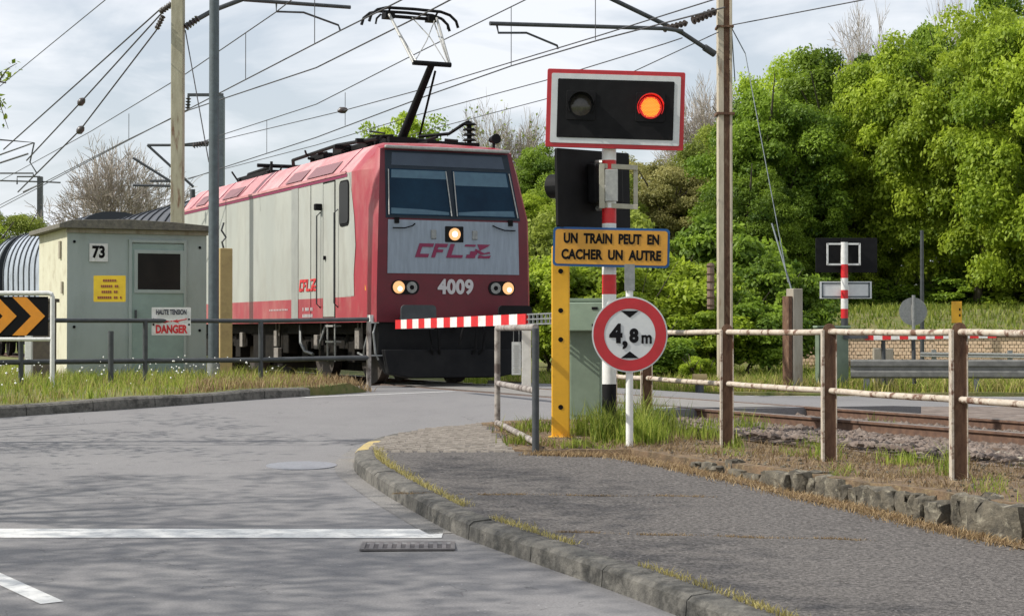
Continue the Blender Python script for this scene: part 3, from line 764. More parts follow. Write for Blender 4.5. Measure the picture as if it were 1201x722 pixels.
b.build('bracket_frame', M['white'], fs_)
b = MB(); b.box((.02,.05,q(284)), (.14,.15,.14)); b.build('junction_box', M['black'], fs_)
fsg = thing('warning_sign', 'back of the warning plate below the far crossing signal', 'sign', P(991.5,340,34.6))
b = MB(); b.box((0,0,0), (1.0,.02,.33)); b.build('panel', M['sign_white'], fsg)
b = MB()
for (c, d_) in (((0,-.014,.13),(.92,.006,.03)),((0,-.014,-.13),(.92,.006,.03)),((-.45,-.014,0),(.03,.006,.29)),((.45,-.014,0),(.03,.006,.29))): b.box(c, d_)
b.build('rim', M['pole_grey'], fsg)
fc = thing('level_crossing_barrier', 'far barrier with small sage green cabinet under the far crossing signal', 'barrier', ((975-600)/F*33.8, 33.8, -.25), math.radians(15))
b = MB(); b.box((0,0,.62), (.5,.42,1.24)); b.build('housing', M['cab_green2'], fc, bevel=.015)
b = MB(); b.box((-.17,-.215,.62), (.11,.012,1.16)); b.build('door', M['cab_green'], fc, bevel=.003)
b = MB(); b.box((0,0,1.26), (.56,.48,.04)); b.build('lid', M['cab_green'], fc, bevel=.006)
fb = bpy.data.objects.new('arm', None); COL.objects.link(fb); fb.location = P(1000,394.6,33.6); fb.parent = fc
fb.matrix_parent_inverse = (Matrix.Translation(fc.location) @ Matrix.Rotation(math.radians(15), 4, 'Z')).inverted()
e = Vector(P(1168,391.8,33.0)) - Vector(P(1000,394.6,33.6)); fb.rotation_euler = (0, -math.asin(e.z/e.length), math.atan2(e.y, e.x))
b = MB(); n = 15; s0 = .22; w = (e.length-s0)/n
for i in range(n): b.mi = i % 2; b.box((s0+w*(i+.5),0,0), (w,.05,.135))
b.build('striped_boom', [M['red'], M['white']], fb)
b = MB(); b.box((.05,0,.0), (.45,.08,.08)); b.build('arm_root', M['dark_tube'], fb)
b = MB(); b.tube([(.55,.1,-.08),(.55,.1,-.9)], .04, 8); o = b.build('rest_leg', M['dark_tube'], fb)
b = MB(); b.tube([(1.1,.1,-.08),(1.1,.1,-.9)], .04, 8); o = b.build('rest_leg', M['dark_tube'], fb)
for i, pxx in enumerate((1029, 1041)):
    b = MB(); b.box((0,0,.35), (.18,.14,.9)); o = b.build('concrete_block', M['concrete'], bevel=.01); o.location = P(pxx,420,33.9 if i else 34.4)[:2]+(-.2,)
    tag(o, ('left' if i == 0 else 'right')+' of two short pale concrete stumps under the far barrier arm', 'concrete post')
# round sign from behind
b3 = thing('round_sign', 'round grey sign seen from behind on a thin post beyond the tracks', 'sign', ((1071-600)/F*36, 36, -.25))
b = MB(); b.tube([(0,0,-.2),(0,0,1.9)], .035, 10); b.build('post', M['galv'], b3, smooth='auto')
b = MB(); b.prism(circ(.28,36,0,EYE+(HOR-365)/F*36+.25), .04, .055); b.build('plate', M['galv'], b3)
b = MB(); b.box((0,.02,1.55),(.08,.03,.3)); b.build('clamp', M['alu'], b3)
ym = thing('marker_post', 'small yellow marker on a thin post right of the round grey sign', 'marker', ((1121-600)/F*36.5, 36.5, -.25))
b = MB(); b.tube([(0,0,-.2),(0,0,1.5)], .03, 8); b.build('post', M['galv'], ym)
b = MB(); b.box((0,-.04,EYE+(HOR-366)/F*36.5+.25),(.21,.02,.44)); mk_ = b.build('plate', M['post_yellow'], ym, bevel=.004)
b = MB(); b.box((.06,-.053,1.62),(.03,.004,.05)); b.box((.06,-.053,1.5),(.03,.004,.05)); split_build(b, 'symbol', M['ink'], mk_)
# guard rails
def guard(name, label, a, c, z, h, m, dpost=2.0):
    t = thing(name, label, 'guard rail')
    A, C = Vector(a), Vector(c); d_ = (C-A); L_ = d_.length; n = d_.normalized(); nn = Vector((n.y,-n.x,0))
    if nn.y > 0: nn = -nn
    pr = [(0,0),(.035,.03),(.035,.10),(0,.13),(0,.18),(.035,.21),(.035,.28),(0,.31)]
    k = h/.31; b = MB(); vs = []
    for P0 in (A, C):
        for (o_, zz_) in pr: vs.append(P0 + nn*o_ + Vector((0,0,z+zz_*k)))
    N_ = len(pr); fs = [(i, i+1, N_+i+1, N_+i) for i in range(N_-1)]
    b.add(vs, fs); o = b.build('beam', m, t, smooth=False)
    sd = o.modifiers.new('solid', 'SOLIDIFY'); sd.thickness = .006
    s = .3
    while s < L_:
        p = A+n*s - nn*.06; b = MB(); b.box((p.x,p.y,z/2+.02-.1),(.1,.08,z+h*.9+.4)); b.build('post', M['galv'], t); s += dpost
    return t
g1a = P(1025,430,31)[:2]; g1b = P(1330,430,29.5)[:2]
guard('guard_rail', 'grey steel guard rail standing in the grass beyond the far road', (g1a[0],g1a[1]+2.2,0), (g1b[0],g1b[1]+3.4,0), .06, .34, mat('weathered_guard_rail', (.17,.17,.16), (.11,.11,.105), rough=.7, scale=8))
guard('guard_rail', 'pale thin guard rail higher up behind the grey one', P(1080,413,41)[:2]+(0,), P(1330,418,37)[:2]+(0,), .34, .10, M['galv'])
# low pale brick wall
b = MB(); wa, wb = Vector(P(935,400,43.5)), Vector(P(1500,400,41.0)); dd = wb-wa; nx = 110; nz_ = 9
for j in range(nz_):
    for i in range(nx):
        t0 = (i+(j % 2)*.5)/nx; p = wa+dd*(t0+.5/nx)
        b.box((p.x, p.y+random.uniform(-.01,.01), .02+j*.085+.04), (dd.length/nx-.012,.2,.075), rz=math.atan2(dd.y,dd.x))
b.mi = 1; p = (wa+wb)/2; b.box((p.x,p.y+.03,.2),(dd.length,.18,1.2),rz=math.atan2(dd.y,dd.x)); b.box((p.x,p.y,.83),(dd.length,.3,.06),rz=math.atan2(dd.y,dd.x))
tag(b.build('brick_wall', [M['brick'], M['concrete']]), 'long low pale brick wall at the foot of the wooded slope', 'wall')
# dark lamp post in front of trees
b = MB(); x, y, _ = P(1081,0,42); b.tube([(x,y,-.2),(x,y,EYE+118/F*42)], [.055,.04], 10); tag(b.build('thin_pole', M['dark_tube'], smooth='auto'), 'thin dark pole standing in front of the bright green trees', 'pole')
# anchor stump
st = thing('anchor_post', 'short concrete anchor post with rusty left face holding the mast guy wire', 'concrete post', ((928.5-600)/F*33.5, 33.5, -.22), math.radians(20))
b = MB(); b.box((.05,0,.95), (.20,.28,1.98)); b.build('concrete_column', M['concrete'], st, bevel=.012)
b = MB(); b.box((-.10,0,.9), (.08,.24,1.8)); b.build('steel_channel', M['rust'], st, bevel=.006)
# small yellow capped marker in grass
mk2 = thing('ground_marker', 'small ochre capped marker in the grass left of the right catenary mast', 'marker', P(820,444,33)[:2]+(-.2,))
b = MB(); b.tube([(0,0,0),(0,0,.2)], .08, 12); b.build('stem', M['dark_tube'], mk2)
b = MB(); b.tube([(-.13,0,.25),(.13,0,.25)], .09, 12); b.build('cap', M['beige'], mk2, smooth='auto')

# ------------------------------------------------------------------ catenary masts
def insul(b, p0, p1, n=7, r=.07):
    p0, p1 = Vector(p0), Vector(p1)
    b.tube([p0, p1], r*.35, 8)
    for i in range(n):
        c = p0.lerp(p1, (i+.5)/n); d_ = (p1-p0).normalized()*.018
        b.tube([c-d_, c+d_], [r, r*.7], 10)
ma = thing('catenary_mast', 'tall rust streaked catenary mast right of the crossing signal with cantilever arm', 'mast', ((849.5-600)/F*36, 36, -.3))
X0, Y0 = ma.location.x, ma.location.y
def loc(p, o): return Vector(p)-Vector(o)
oa = (X0, Y0, -.3)
b = MB(); b.box((.03,0,4.6), (.12,.28,9.6)); b.mi = 1; b.box((-.085,0,4.6),(.11,.34,9.6)); b.box((.115,0,4.6),(.05,.34,9.6)); b.build('column', [M['rust'], mat('sunlit_mast_flange', (.50,.44,.34), (.38,.33,.25), rough=.85, scale=8, c3=(.2,.09,.04), s3=3.5, t3=(.6,.7), stretch=(1.5,1.5,.3))], ma, bevel=.006)  # pale flange tone paints sunlight on the mast, over its real rust
b = MB(); b.box((0,0,loc(P(849,134,36),oa).z),(.36,.42,.05)); b.box((0,0,loc(P(849,32,36),oa).z),(.34,.4,.04)); split_build(b, 'clamp', M['rust'], ma)
b = MB(); b.tube([loc(P(838,63,35.9),oa), loc(P(800,38,35.6),oa), loc(P(715,-3,35),oa)], .045, 10); b.tube([loc(P(838,63,35.9),oa),loc(P(826,55,35.8),oa)], .07, 10)
b.build('cantilever_strut', M['dark_tube'], ma, smooth='auto')
b = MB(); b.tube([loc(P(574,27,33.4),oa), loc(P(780,33,35.1),oa), loc(P(800,36,35.4),oa)], .04, 10); b.tube([loc(P(582,28,33.5),oa), loc(P(584,38,33.5),oa), loc(P(617,38,33.8),oa), loc(P(653,53,34.1),oa), loc(P(654,57,34.1),oa)], .022, 8); b.build('registration_arm', M['dark_tube'], ma, smooth='auto')
b = MB(); insul(b, loc(P(812,24,35.6),oa), loc(P(840,12,35.9),oa), 6, .09); b.build('insulator', M['insul'], ma); b = MB(); insul(b, loc(P(778,34,35.2),oa), loc(P(806,26,35.6),oa), 6, .07); b.build('insulator', M['insul'], ma)
b = MB(); insul(b, loc(P(833,308,35.4),oa), loc(P(833,363,35.4),oa), 6, .10); b.tube([loc(P(833,309,35.4),oa), loc(P(833,362,35.4),oa)], .07, 10)
b.build('balance_weight', mat('weathered_weight', (.26,.19,.15), (.16,.1,.07), rough=.8, scale=8), ma)
def rope(b, a, c, r=.012, sag=.0, n=8):
    a, c = Vector(a), Vector(c); pts = []
    for i in range(n+1):
        t = i/n; p = a.lerp(c, t); p.z -= 4*sag*t*(1-t); pts.append(p)
    b.tube(pts, r, 5)
b = MB(); rope(b, loc(P(858,32,36),oa), loc(P(874,62,35.8),oa)); rope(b, loc(P(874,62,35.8),oa), loc(P(924,331,33.6),oa), .010); rope(b, loc(P(905,262,34.2),oa), loc(P(928,340,33.6),oa), .018)
rope(b, loc(P(862,95,36),oa), loc(P(858,32,36),oa))
b.build('guy_wire', M['pole_grey'], ma)

mb_ = thing('catenary_mast', 'pale rust spotted catenary mast rising behind the roof of the hut', 'mast', ((207.5-600)/F*36, 36, -.1)); ob = tuple(mb_.location)
b = MB(); b.box((0,0,4.6), (.24,.24,9.4)); b.build('column', M['mast'], mb_, bevel=.012)
b = MB(); b.tube([loc(P(216,30,36),ob), loc(P(248,12,36.3),ob), loc(P(300,-8,36.8),ob)], .05, 10); b.build('cantilever_strut', M['dark_tube'], mb_, smooth='auto')
b = MB(); b.tube([loc(P(285,-1,36.6),ob), loc(P(410,8,37.6),ob)], .04, 10); b.tube([loc(P(323,3,37),ob), loc(P(323,13,37),ob), loc(P(355,14,37.2),ob), loc(P(396,29,37.5),ob), loc(P(398,35,37.5),ob)], .022, 8); b.build('registration_arm', M['dark_tube'], mb_, smooth='auto')
b = MB(); insul(b, loc(P(216,32,36),ob), loc(P(232,20,36.1),ob), 5, .08); b.build('insulator', M['insul'], mb_); b = MB(); insul(b, loc(P(200,4,36),ob), loc(P(186,14,35.9),ob), 5, .07); b.build('insulator', M['insul'], mb_); b = MB(); insul(b, loc(P(190,18,35.9),ob), loc(P(182,34,35.8),ob), 5, .06); b.build('insulator', M['insul'], mb_)
b = MB(); rope(b, loc(P(216,35,36),ob), loc(P(244,190,35.5),ob), .012); b.build('guy_wire', M['wire'], mb_)
# distant mast behind grey pole
mc = thing('catenary_mast', 'distant dark catenary mast half hidden by the slim grey pole', 'mast', ((256.5-600)/F*60, 60, -.2)); oc = tuple(mc.location)
b = MB(); b.box((0,0,(EYE+275/F*60+.2)/2), (.32,.3,EYE+275/F*60+.2)); b.build('column', M['pole_grey'], mc)
b = MB(); b.box(loc(P(240,111,60),oc),(1.2,.08,.1)); b.box(loc(P(220,120,60),oc),(.07,.07,.5)); b.tube([loc(P(250,165,60),oc), loc(P(205,170,60),oc)], .03, 6); split_build(b, 'cantilever_strut', M['dark_tube'], mc)
b = MB(); insul(b, loc(P(244,167,60),oc), loc(P(225,171,60),oc), 6, .11); b.build('insulator', M['insul'], mc); b = MB(); insul(b, loc(P(220,114,60),oc), loc(P(219,128,60),oc), 4, .1); b.build('insulator', M['insul'], mc)
# distant mast far left
mdm = thing('catenary_mast', 'small far away catenary mast above the left edge of the hut roof', 'mast', ((46-600)/F*95, 95, -.2)); od = tuple(mdm.location)
b = MB(); b.box((0,0,(EYE+180/F*95+.2)/2), (.26,.26,EYE+182/F*95+.2)); b.build('column', M['dark_tube'], mdm)
b = MB()
for pts in (((46,207),(19,207),(19,216)),((-30,203),(38,203),(38,206)),((-30,211),(46,213)),((26,225),(44,217)),((48,213),(70,214))):
    b.tube([loc(P(p[0],p[1],95),od) for p in pts], .045, 6)
b.tube([loc(P(p[0],p[1],93),od) for p in ((-20,188),(39,167),(-10,163))], .05, 6); b.tube([loc(P(p[0],p[1],93),od) for p in ((-20,197),(32,180))], .05, 6)
b.tube([loc(P(p[0],p[1],93),od) for p in ((39,167),(34,190),(42,203))], .04, 6)
split_build(b, 'cantilever_arm', M['dark_tube'], mdm)
# pair of dark struts of a far gantry beside the bare tree
mg = thing('gantry_arm', 'thin dark catenary gantry arms crossing in front of the bare tree', 'gantry', P(225,222,62)); og = tuple(mg.location)
b = MB()
for pts in (((155,185),(200,213)),((172,170),(226,219)),((172,170),(243,170)),((175,212),(200,212)),((155,217),(200,218))):
    b.tube([loc(P(p[0],p[1],62),og) for p in pts], .05, 6)
b.tube([(0,0,0),(.1,0,-5.8)], .09, 8)
b.build('arm', M['dark_tube'], mg)

# overhead wires
def q_depth(px, q): u = (px-600)/F; return q/(CT*u+ST)
wires = [
 ('contact_wire', 'contact wire above the locomotive from the left arm', 11.0, [(-30,259),(150,164),(287,93),(399,35),(445,12),(520,-26)], .017),
 ('catenary_wire', 'upper messenger wire passing above the left mast arm', 11.0, [(-30,228),(105,154),(217,86),(322,14),(345,-4)], .015),
 ('contact_wire', 'contact wire touching the raised pantograph', 11.85, [(-20,250),(150,163),(220,129),(370,79),(490,19),(560,-18)], .018),
 ('catenary_wire', 'second messenger wire running up behind the pantograph', 15.7, [(225,170),(262,157),(370,122),(500,56),(614,0),(640,-13)], .016),
 ('feeder_wire', 'wire with a dark bead left of the pantograph', 14.5, [(240,167),(262,163),(400,130),(492,105),(700,42),(840,-2)], .014),
 ('contact_wire', 'contact wire held by the right mast arm', 15.7, [(220,210),(262,196),(370,161),(508,109),(599,77),(700,47),(850,8)], .018),
 ('return_wire', 'lowest wire running behind the signal head', 18.0, [(200,214),(370,170),(480,137),(639,94),(779,51),(800,44)], .015),
 ('feeder_wire', 'wire tied to the right mast above the signal', 18.5, [(480,158),(639,116),(744,83),(843,37)], .013),
 ('feeder_wire', 'wire leaving the right mast toward the wood', 19.5, [(858,29),(1009,0),(1060,-11)], .015),
 ('feeder_wire', 'highest wire crossing the upper left corner', 7.5, [(-20,116),(9,92),(60,50),(121,0),(135,-12)], .013),
]
for nm, lb, q_, pts, r in wires:
    b = MB(); ps = [Vector(P(px, py, q_depth(px, q_))) for px, py in pts]
    b.tube(ps, r*.8, 6); tag(b.build(nm, M['wire']), lb, 'overhead wire')
for nm, lb, pts, bead in (('stay_wire', 'upper stay wire from the left mast top', [(3,175,44),(189,8,36)], None),
                    ('stay_wire', 'stay wire with the upper dark bead', [(30,188,42),(94,119,39),(189,14,36)], (94,119,39)),
                    ('stay_wire', 'lower stay wire with the lower dark bead', [(20,225,42),(93,152,38.5),(182,35,35.9)], (93,152,38.5))):
    t = thing(nm, lb, 'overhead wire', P(*pts[-1])); o_ = tuple(t.location)
    b = MB(); b.tube([loc(P(*p), o_) for p in pts], .016, 6); b.build('cable', M['wire'], t)
    if bead:
        b = MB(); c = loc(P(*bead), o_); b.tube([c+Vector((-.07,0,-.07)), c+Vector((-.03,0,-.04)), c+Vector((.03,0,.03)), c+Vector((.07,0,.07))], [.03,.075,.075,.03], 10); b.build('bead', M['insul'], t, smooth='auto')
dr = None
for (px, y0, y1, q_) in ((150,133,164,11),(287,38,93,11),(368,-6,50,11),(404,108,147,15.7),(312,140,180,15.7),(599,8,77,15.7),(698,-5,46,15.7),(210,92,130,11)):
    b = MB(); d_ = q_depth(px, q_); b.tube([P(px,y0,d_), P(px,y1,d_)], .009, 5)
    tag(b.build('dropper', M['wire']), 'thin vertical dropper hanging between two overhead wires', 'dropper', 'droppers between the overhead wires')
b = MB(); c = Vector(P(401,129,q_depth(401,14.5))); b.tube([c+Vector((-.12,0,-.03)), c+Vector((-.05,0,0)), c+Vector((.05,0,0)), c+Vector((.12,0,.03))], [.03,.08,.08,.03], 10)
tag(b.build('wire_bead', M['insul'], smooth='auto'), 'dark oval insulator bead on the wire left of the pantograph', 'insulator')

# slim grey pole and beige post left of locomotive
pl = thing('steel_pole', 'slim grey steel pole standing between the hut and the locomotive', 'pole', ((250-600)/F*29.6, 29.6, .05))
b = MB(); b.tube([(0,0,-.3),(0,0,9)], [.092,.078], 18); b.build('shaft', M['pole_grey'], pl, smooth='auto')
b = MB(); b.tube([(0,0,.0),(0,0,.35)], .11, 18); b.build('sleeve', M['galv'], pl, smooth='auto')
bp_ = thing('anchor_post', 'square beige concrete post beside the grey pole in front of the locomotive', 'concrete post', ((263-600)/F*30.6, 30.6, .03), math.radians(24.7))
b = MB(); b.box((0,0,1.0), (.22,.20,2.62)); b.build('concrete_column', M['beige'], bp_, bevel=.012)
b = MB(); b.tube([(-.02,0,2.31),(-.05,0,2.42),(.02,0,2.5),(-.06,0,2.62),(-.02,0,2.75)], .018, 6); b.build('anchor_hook', M['dark_tube'], bp_)

# ------------------------------------------------------------------ HUT
h0 = ((78-600)/F*30.2, 30.2)
hut = thing('signal_hut', 'small flat roofed railway hut with sunlit cream side and shaded grey green front', 'hut', (h0[0], h0[1], .02), TH)
W_, D_, HH = 2.40, 2.65, 2.72
wb_ = MB(); wb_.mi = 0
wb_.add([(0,0,-.3),(W_,0,-.3),(W_,0,HH),(0,0,HH+.0),(0,D_,-.3),(W_,D_,-.3),(W_,D_,HH),(0,D_,HH)], [(0,1,2,3)])
wb_.mi = 1; wb_.add([(0,0,-.3),(W_,0,-.3),(W_,0,HH),(0,0,HH),(0,D_,-.3),(W_,D_,-.3),(W_,D_,HH),(0,D_,HH)], [(4,0,3,7),(1,5,6,2),(5,4,7,6),(3,2,6,7)])
wb_.build('wall', [M['hut_front_shaded'], M['hut_side_sunlit']], hut)
b = MB()
ex = .16
pts = [(-ex,HH-.08),(W_+ex,HH-.08),(W_+ex,HH-.0),(W_*.75,HH+.06),(W_*.42,HH+.09),(.05,HH+.06),(-ex,HH+.0)]
b.prism(pts, -ex, D_+ex); b.build('roof', M['roof_felt'], hut, bevel=.01)
b = MB(); b.prism([(-.02,HH-.15),(W_+.02,HH-.15),(W_+.02,HH-.083),(-.02,HH-.083)], -.04, -.012); b.build('soffit_board', M['concrete'], hut)
dx = (148-78)/ (239-78)*W_+.02; dw = .95
b = MB()
for (c, d_) in (((dx-.0,-.02,1.15),(.05,.05,2.66)),((dx+dw,-.02,1.15),(.05,.05,2.66)),((dx+dw/2,-.02,2.45),(dw-.05,.05,.05))): b.box(c, d_)
b.build('door_frame', M['hut_front_shaded'], hut, bevel=.004)
b = MB(); b.box((dx+dw/2,-.012,1.1),(dw-.052,.03,2.60)); dr_ = b.build('door', M['hut_door'], hut)
wx, wz = dx+dw/2+.02, 1.93
b = MB()
for (c, d_) in (((wx,-.035,wz+.34),(.86,.02,.06)),((wx,-.035,wz-.34),(.86,.02,.06)),((wx-.40,-.035,wz),(.06,.02,.62)),((wx+.40,-.035,wz),(.06,.02,.62))): b.box(c, d_)
b.build('window_frame', M['hut_front_shaded'], dr_, bevel=.003)
b = MB(); b.box((wx,-.031,wz),(.74,.008,.62)); b.build('window_pane', mat('dark_pane', (.012,.010,.009), (.02,.016,.014), rough=.3, scale=3, spec=.15), dr_)
b = MB(); b.box((dx+.09,-.05,1.2),(.03,.05,.14)); b.build('handle', M['dark_tube'], dr_)
b = MB()
for (x, z) in ((.12,2.42),(.12,.98),(W_-.12,2.36),(W_-.12,.92)): b.prism(circ(.025,10,x,z), -.012, -.002)
split_build(b, 'anchor_plate', M['ink'], hut)
b = MB(); b.box((-.02,.55,2.3),(.03,.12,.3)); b.box((-.02,.35,1.65),(.03,.1,.2)); split_build(b, 'vent', M['concrete'], hut)
pn = thing('number_plate', 'white plate with the black number on the hut front', 'number plate', TF(0,0)[:2]+(0,), TH)
pn.location = (h0[0]+CT*.525+ST*.02, h0[1]+ST*.525-CT*.02, EYE+(HOR-296)/F*30.4)
b = MB(); b.box((0,0,0),(.31,.012,.31)); b.build('plate', M['white'], pn)
textpart('73', .27, M['ink'], pn, (0,-.008,0), bold=.012, sx=.82, name='number')

# ------------------------------------------------------------------ LEFT RAILING and signs
lf = thing('railing', 'dark painted tubular railing in front of the hut and locomotive', 'railing')
lp = [(-2.27,28.4),(-3.90,27.8),(-5.53,27.0),(-7.10,25.9),(-8.7,24.9),(-10.4,24.0),(-12.2,23.1)]
for (x, y) in lp:
    b = MB(); b.tube([(x,y,-.25),(x,y,1.08)], .038, 12); b.build('post', M['dark_tube'] if y < 28 else M['old_rail'], lf, smooth='auto')
for z in (1.085, .48):
    for i in range(len(lp)-1):
        b = MB(); b.tube([(lp[i][0],lp[i][1],z+(.03 if i == 0 else 0)),(lp[i+1][0],lp[i+1][1],z)], .033 if z > 1 else .038, 12); b.build('rail', M['dark_tube'], lf, smooth='auto')
ys = thing('notice_sign', 'yellow notice with four lines of black text on a dark post before the hut', 'sign', ((128.5-600)/F*26.3, 26.3, .0))
b = MB(); b.tube([(0.01,0.02,-.2),(0.01,0.02,.93)], .04, 12); b.build('post', M['dark_tube'], ys, smooth='auto')
zc = EYE+(HOR-338.5)/F*26.3
b = MB(); b.prism(rrect(.47,.385,.015,0,zc), -.035, -.02); yp2 = b.build('plate', mat('yellow_notice', (.72,.50,.02), (.62,.42,.02), rough=.5, scale=8), ys)
b = MB()
for j, (wl, n) in enumerate(((.20,6),(.26,9),(.24,8),(.36,12))):
    x = -wl/2; stp = wl/n
    for i in range(n):
        if random.random() > .08: b.box((x+stp*(i+.5),-.037,zc+.12-.083*j),(stp*.8,.002,.036))
b.build('print', mat('faded_red_print', (.25,.07,.03), rough=.6), yp2)
dg = thing('danger_sign', 'white high voltage danger plate with red arrows fixed to the dark railing', 'sign', ((198.5-600)/F*27.0, 27.2-.07, EYE+(HOR-376.5)/F*27), math.radians(6))
b = MB(); b.prism(rrect(.585,.42,.01), -.01, .0); b.build('plate', M['white'], dg)
textpart('HAUTE TENSION', .105, mat('dark_blue_print', (.03,.03,.05), rough=.6), dg, (0,-.013,.135), bold=.004, sx=.57)
textpart('DANGER', .165, M['red'], dg, (0,-.013,-.125), bold=.008, sx=.70)
b = MB()
for s in (1,-1):
    b.prism([(s*.005,0),(s*.10,.03*s),(s*.085,.012),(s*.23,.04),(s*.24,.03),(s*.10,-.006),(s*.12,-.028)], -.014, -.011)
b.prism(circ(.012,8), -.014, -.011)
b.build('lightning_arrows', M['red'], dg)
b = MB()
for sx in (-1,1):
    for z in (.03,-.05): b.prism(circ(.016,10,sx*.265,z), -.016, -.010)
split_build(b, 'bolt', M['ink'], dg)
# chevron board
cv = thing('chevron_board', 'black and amber chevron bend board in a white tube frame at the left edge', 'sign', ((61-600)/F*25.6, 25.6, -.02))
fx = -((61+18)/F*25.6)*0 - 1.75
b = MB()
zt_, zm_ = EYE+(HOR-342)/F*25.6, EYE+(HOR-396)/F*25.6
b.tube([(0,0,-.3),(0,0,zt_-.05),(-.015,0,zt_-.015),(-.05,0,zt_),(fx,0,zt_),(fx-.05,0,zt_-.05),(fx-.05,0,-.3)], .034, 12); b.tube([(0,0,zm_),(fx-.05,0,zm_)], .03, 12)
b.build('frame', M['white'], cv, smooth='auto')
bw0, bw1 = -.06, fx; bz0, bz1 = zm_+.05, zt_-.05; zmid = (bz0+bz1)/2
b = MB(); b.box(((bw0+bw1)/2,-.01,zmid),(bw0-bw1,.015,bz1-bz0)); bd = b.build('board', M['ink'], cv)
b = MB(); hh = (bz1-bz0)/2-.004
for k in range(4):
    tip = -.10 - k*.405
    pts = [(tip,zmid),(tip-.27,zmid+hh),(tip-.47,zmid+hh),(tip-.20,zmid),(tip-.47,zmid-hh),(tip-.27,zmid-hh)]
    pts = [(max(p[0], bw1+.002), p[1]) for p in pts]
    vs = [(p[0], -.021, p[1]) for p in pts]
    b.add(vs, [(0,1,2,3),(0,3,4,5)])
b.build('chevrons', mat('amber_reflective', (.75,.28,.015), (.65,.25,.02), rough=.45, scale=10), bd, recalc=False)
# concrete stub and pale thin post left of the hut
b = MB(); b.box((0,0,.6),(.34,.3,1.5)); b.box((0,0,1.38),(.42,.38,.06)); o = b.build('concrete_post', mat('brown_stained_concrete', (.12,.10,.075), (.07,.06,.05), rough=.9, scale=8), bevel=.01); o.location = P(51,0,29.3)[:2]+(.05,)
tag(o, 'dark stained concrete stub with a flat cap behind the chevron board', 'concrete post')
b = MB(); b.box((0,0,.6),(.11,.1,1.5)); o = b.build('white_post', M['white'], bevel=.01); o.location = P(33.5,0,29)[:2]+(-.0,)
tag(o, 'thin pale post left of the dark concrete stub', 'post')

# ------------------------------------------------------------------ LOCOMOTIVE
lo = thing('locomotive', 'red and grey electric locomotive numbered 4009 with a raised pantograph', 'locomotive', (OX, OY, 0), TH)
LL = 13.3
def fv(z):      # front face setback at a height
    return 0.0 if z < 2.83 else .32*(z-2.83)/1.19
def fw(z):
    return 1.40 if z < 1.6 else (1.40-.03*(z-1.6)/1.23 if z < 2.83 else 1.37-.15*(z-2.83)/1.19)
ZL = [1.08, 1.52, 2.2, 2.83, 3.30, 3.67, 4.02]
def ring(kind, v):
    pts = []
    for z in ZL[:-1]:
        w = 1.49
        if kind == 'front': w, vv_ = fw(z), fv(z)
        elif kind == 'c1': w = fw(z)+.055; vv_ = fv(z)+.07
        elif kind == 'c2': w = 1.478; vv_ = v
        else: vv_ = v
        pts.append((w, vv_, z))
    if kind == 'front': pts += [(1.22,.32,4.02),(1.10,.33,4.05),(0,.30,4.06)]
    elif kind == 'c1': pts += [(1.235,.41,4.06),(1.10,.42,4.10),(0,.38,4.12)]
    elif kind == 'c2': pts += [(1.20,v,3.99),(1.05,v,4.15),(0,v,4.18)]
    else: pts += [(1.22,v,3.99),(1.05,v,4.15),(0,v,4.18)]
    return pts
rings = [ring('front', 0), ring('c1', 0), ring('c2', .62), ring('b', 1.0), ring('b', LL-1.0), [(p[0]*.99, p[1], p[2]) for p in ring('b', LL-.55)]]
rr = ring('front', 0); rings.append([(p[0], LL-p[1]*1.5, p[2]) for p in rr])
b = MB(); n = len(rings[0])
def lm(i, zmid):
    if zmid > 3.67: return 1
    if i >= 3 and i < 4: return 0 if zmid < 1.52 else 2
    return 0
for sgn in (-1, 1):
    for i in range(len(rings)-1):
        for j in range(n-1):
            a, c, d_, e_ = rings[i][j], rings[i][j+1], rings[i+1][j+1], rings[i+1][j]
            zm = (a[2]+c[2])/2
            b.mi = (0 if i < 3 else (1 if zm > 3.7 else (2 if (1.52 < zm < 3.67) else 0)))
            b.add([(sgn*p[0], p[1], p[2]) for p in (a, c, d_, e_)], [(0,1,2,3)])
    for k in (0, -1):
        b.mi = 3 if k == 0 else 0
        for j in range(n-1):
            a, c = rings[k][j], rings[k][j+1]
            b.add([(sgn*a[0],a[1],a[2]),(sgn*c[0],c[1],c[2]),(0,c[1],c[2]),(0,a[1],a[2])], [(0,1,2,3)])
b.mi = 4; b.add([(-1.4,0,1.08),(1.4,0,1.08),(1.49,1,1.08),(1.49,LL-1,1.08),(1.4,LL,1.08),(-1.4,LL,1.08),(-1.49,LL-1,1.08),(-1.49,1,1.08)], [tuple(range(8))])
body = b.build('body', [M['loco_red'], M['roof_red'], M['loco_grey'], M['shaded_red'], M['under']], lo)
bm = bmesh.new(); bm.from_mesh(body.data); bmesh.ops.remove_doubles(bm, verts=bm.verts, dist=.0005); bmesh.ops.recalc_face_normals(bm, faces=bm.faces); bm.to_mesh(body.data); bm.free()
body.data.shade_smooth(); body.data.set_sharp_from_angle(angle=.42)
# curved grey/red boundary behind the cab (grey skin over red)
b = MB(); outl = [(1.0,1.53),(1.02,1.9),(.93,2.4),(1.0,2.9),(1.12,3.3),(1.25,3.66)]
def skin(side):
    vs = []; fs = []
    for (v, z) in outl: vs.append((side*1.4935, v-.12 if False else v-.14, z)); vs.append((side*1.4935, 1.35, z))
    for i in range(len(outl)-1): fs.append((2*i, 2*i+1, 2*i+3, 2*i+2))
    return vs, fs
vs, fs = skin(-1); b.add(vs, fs); b.build('side_panel', M['loco_grey'], lo)
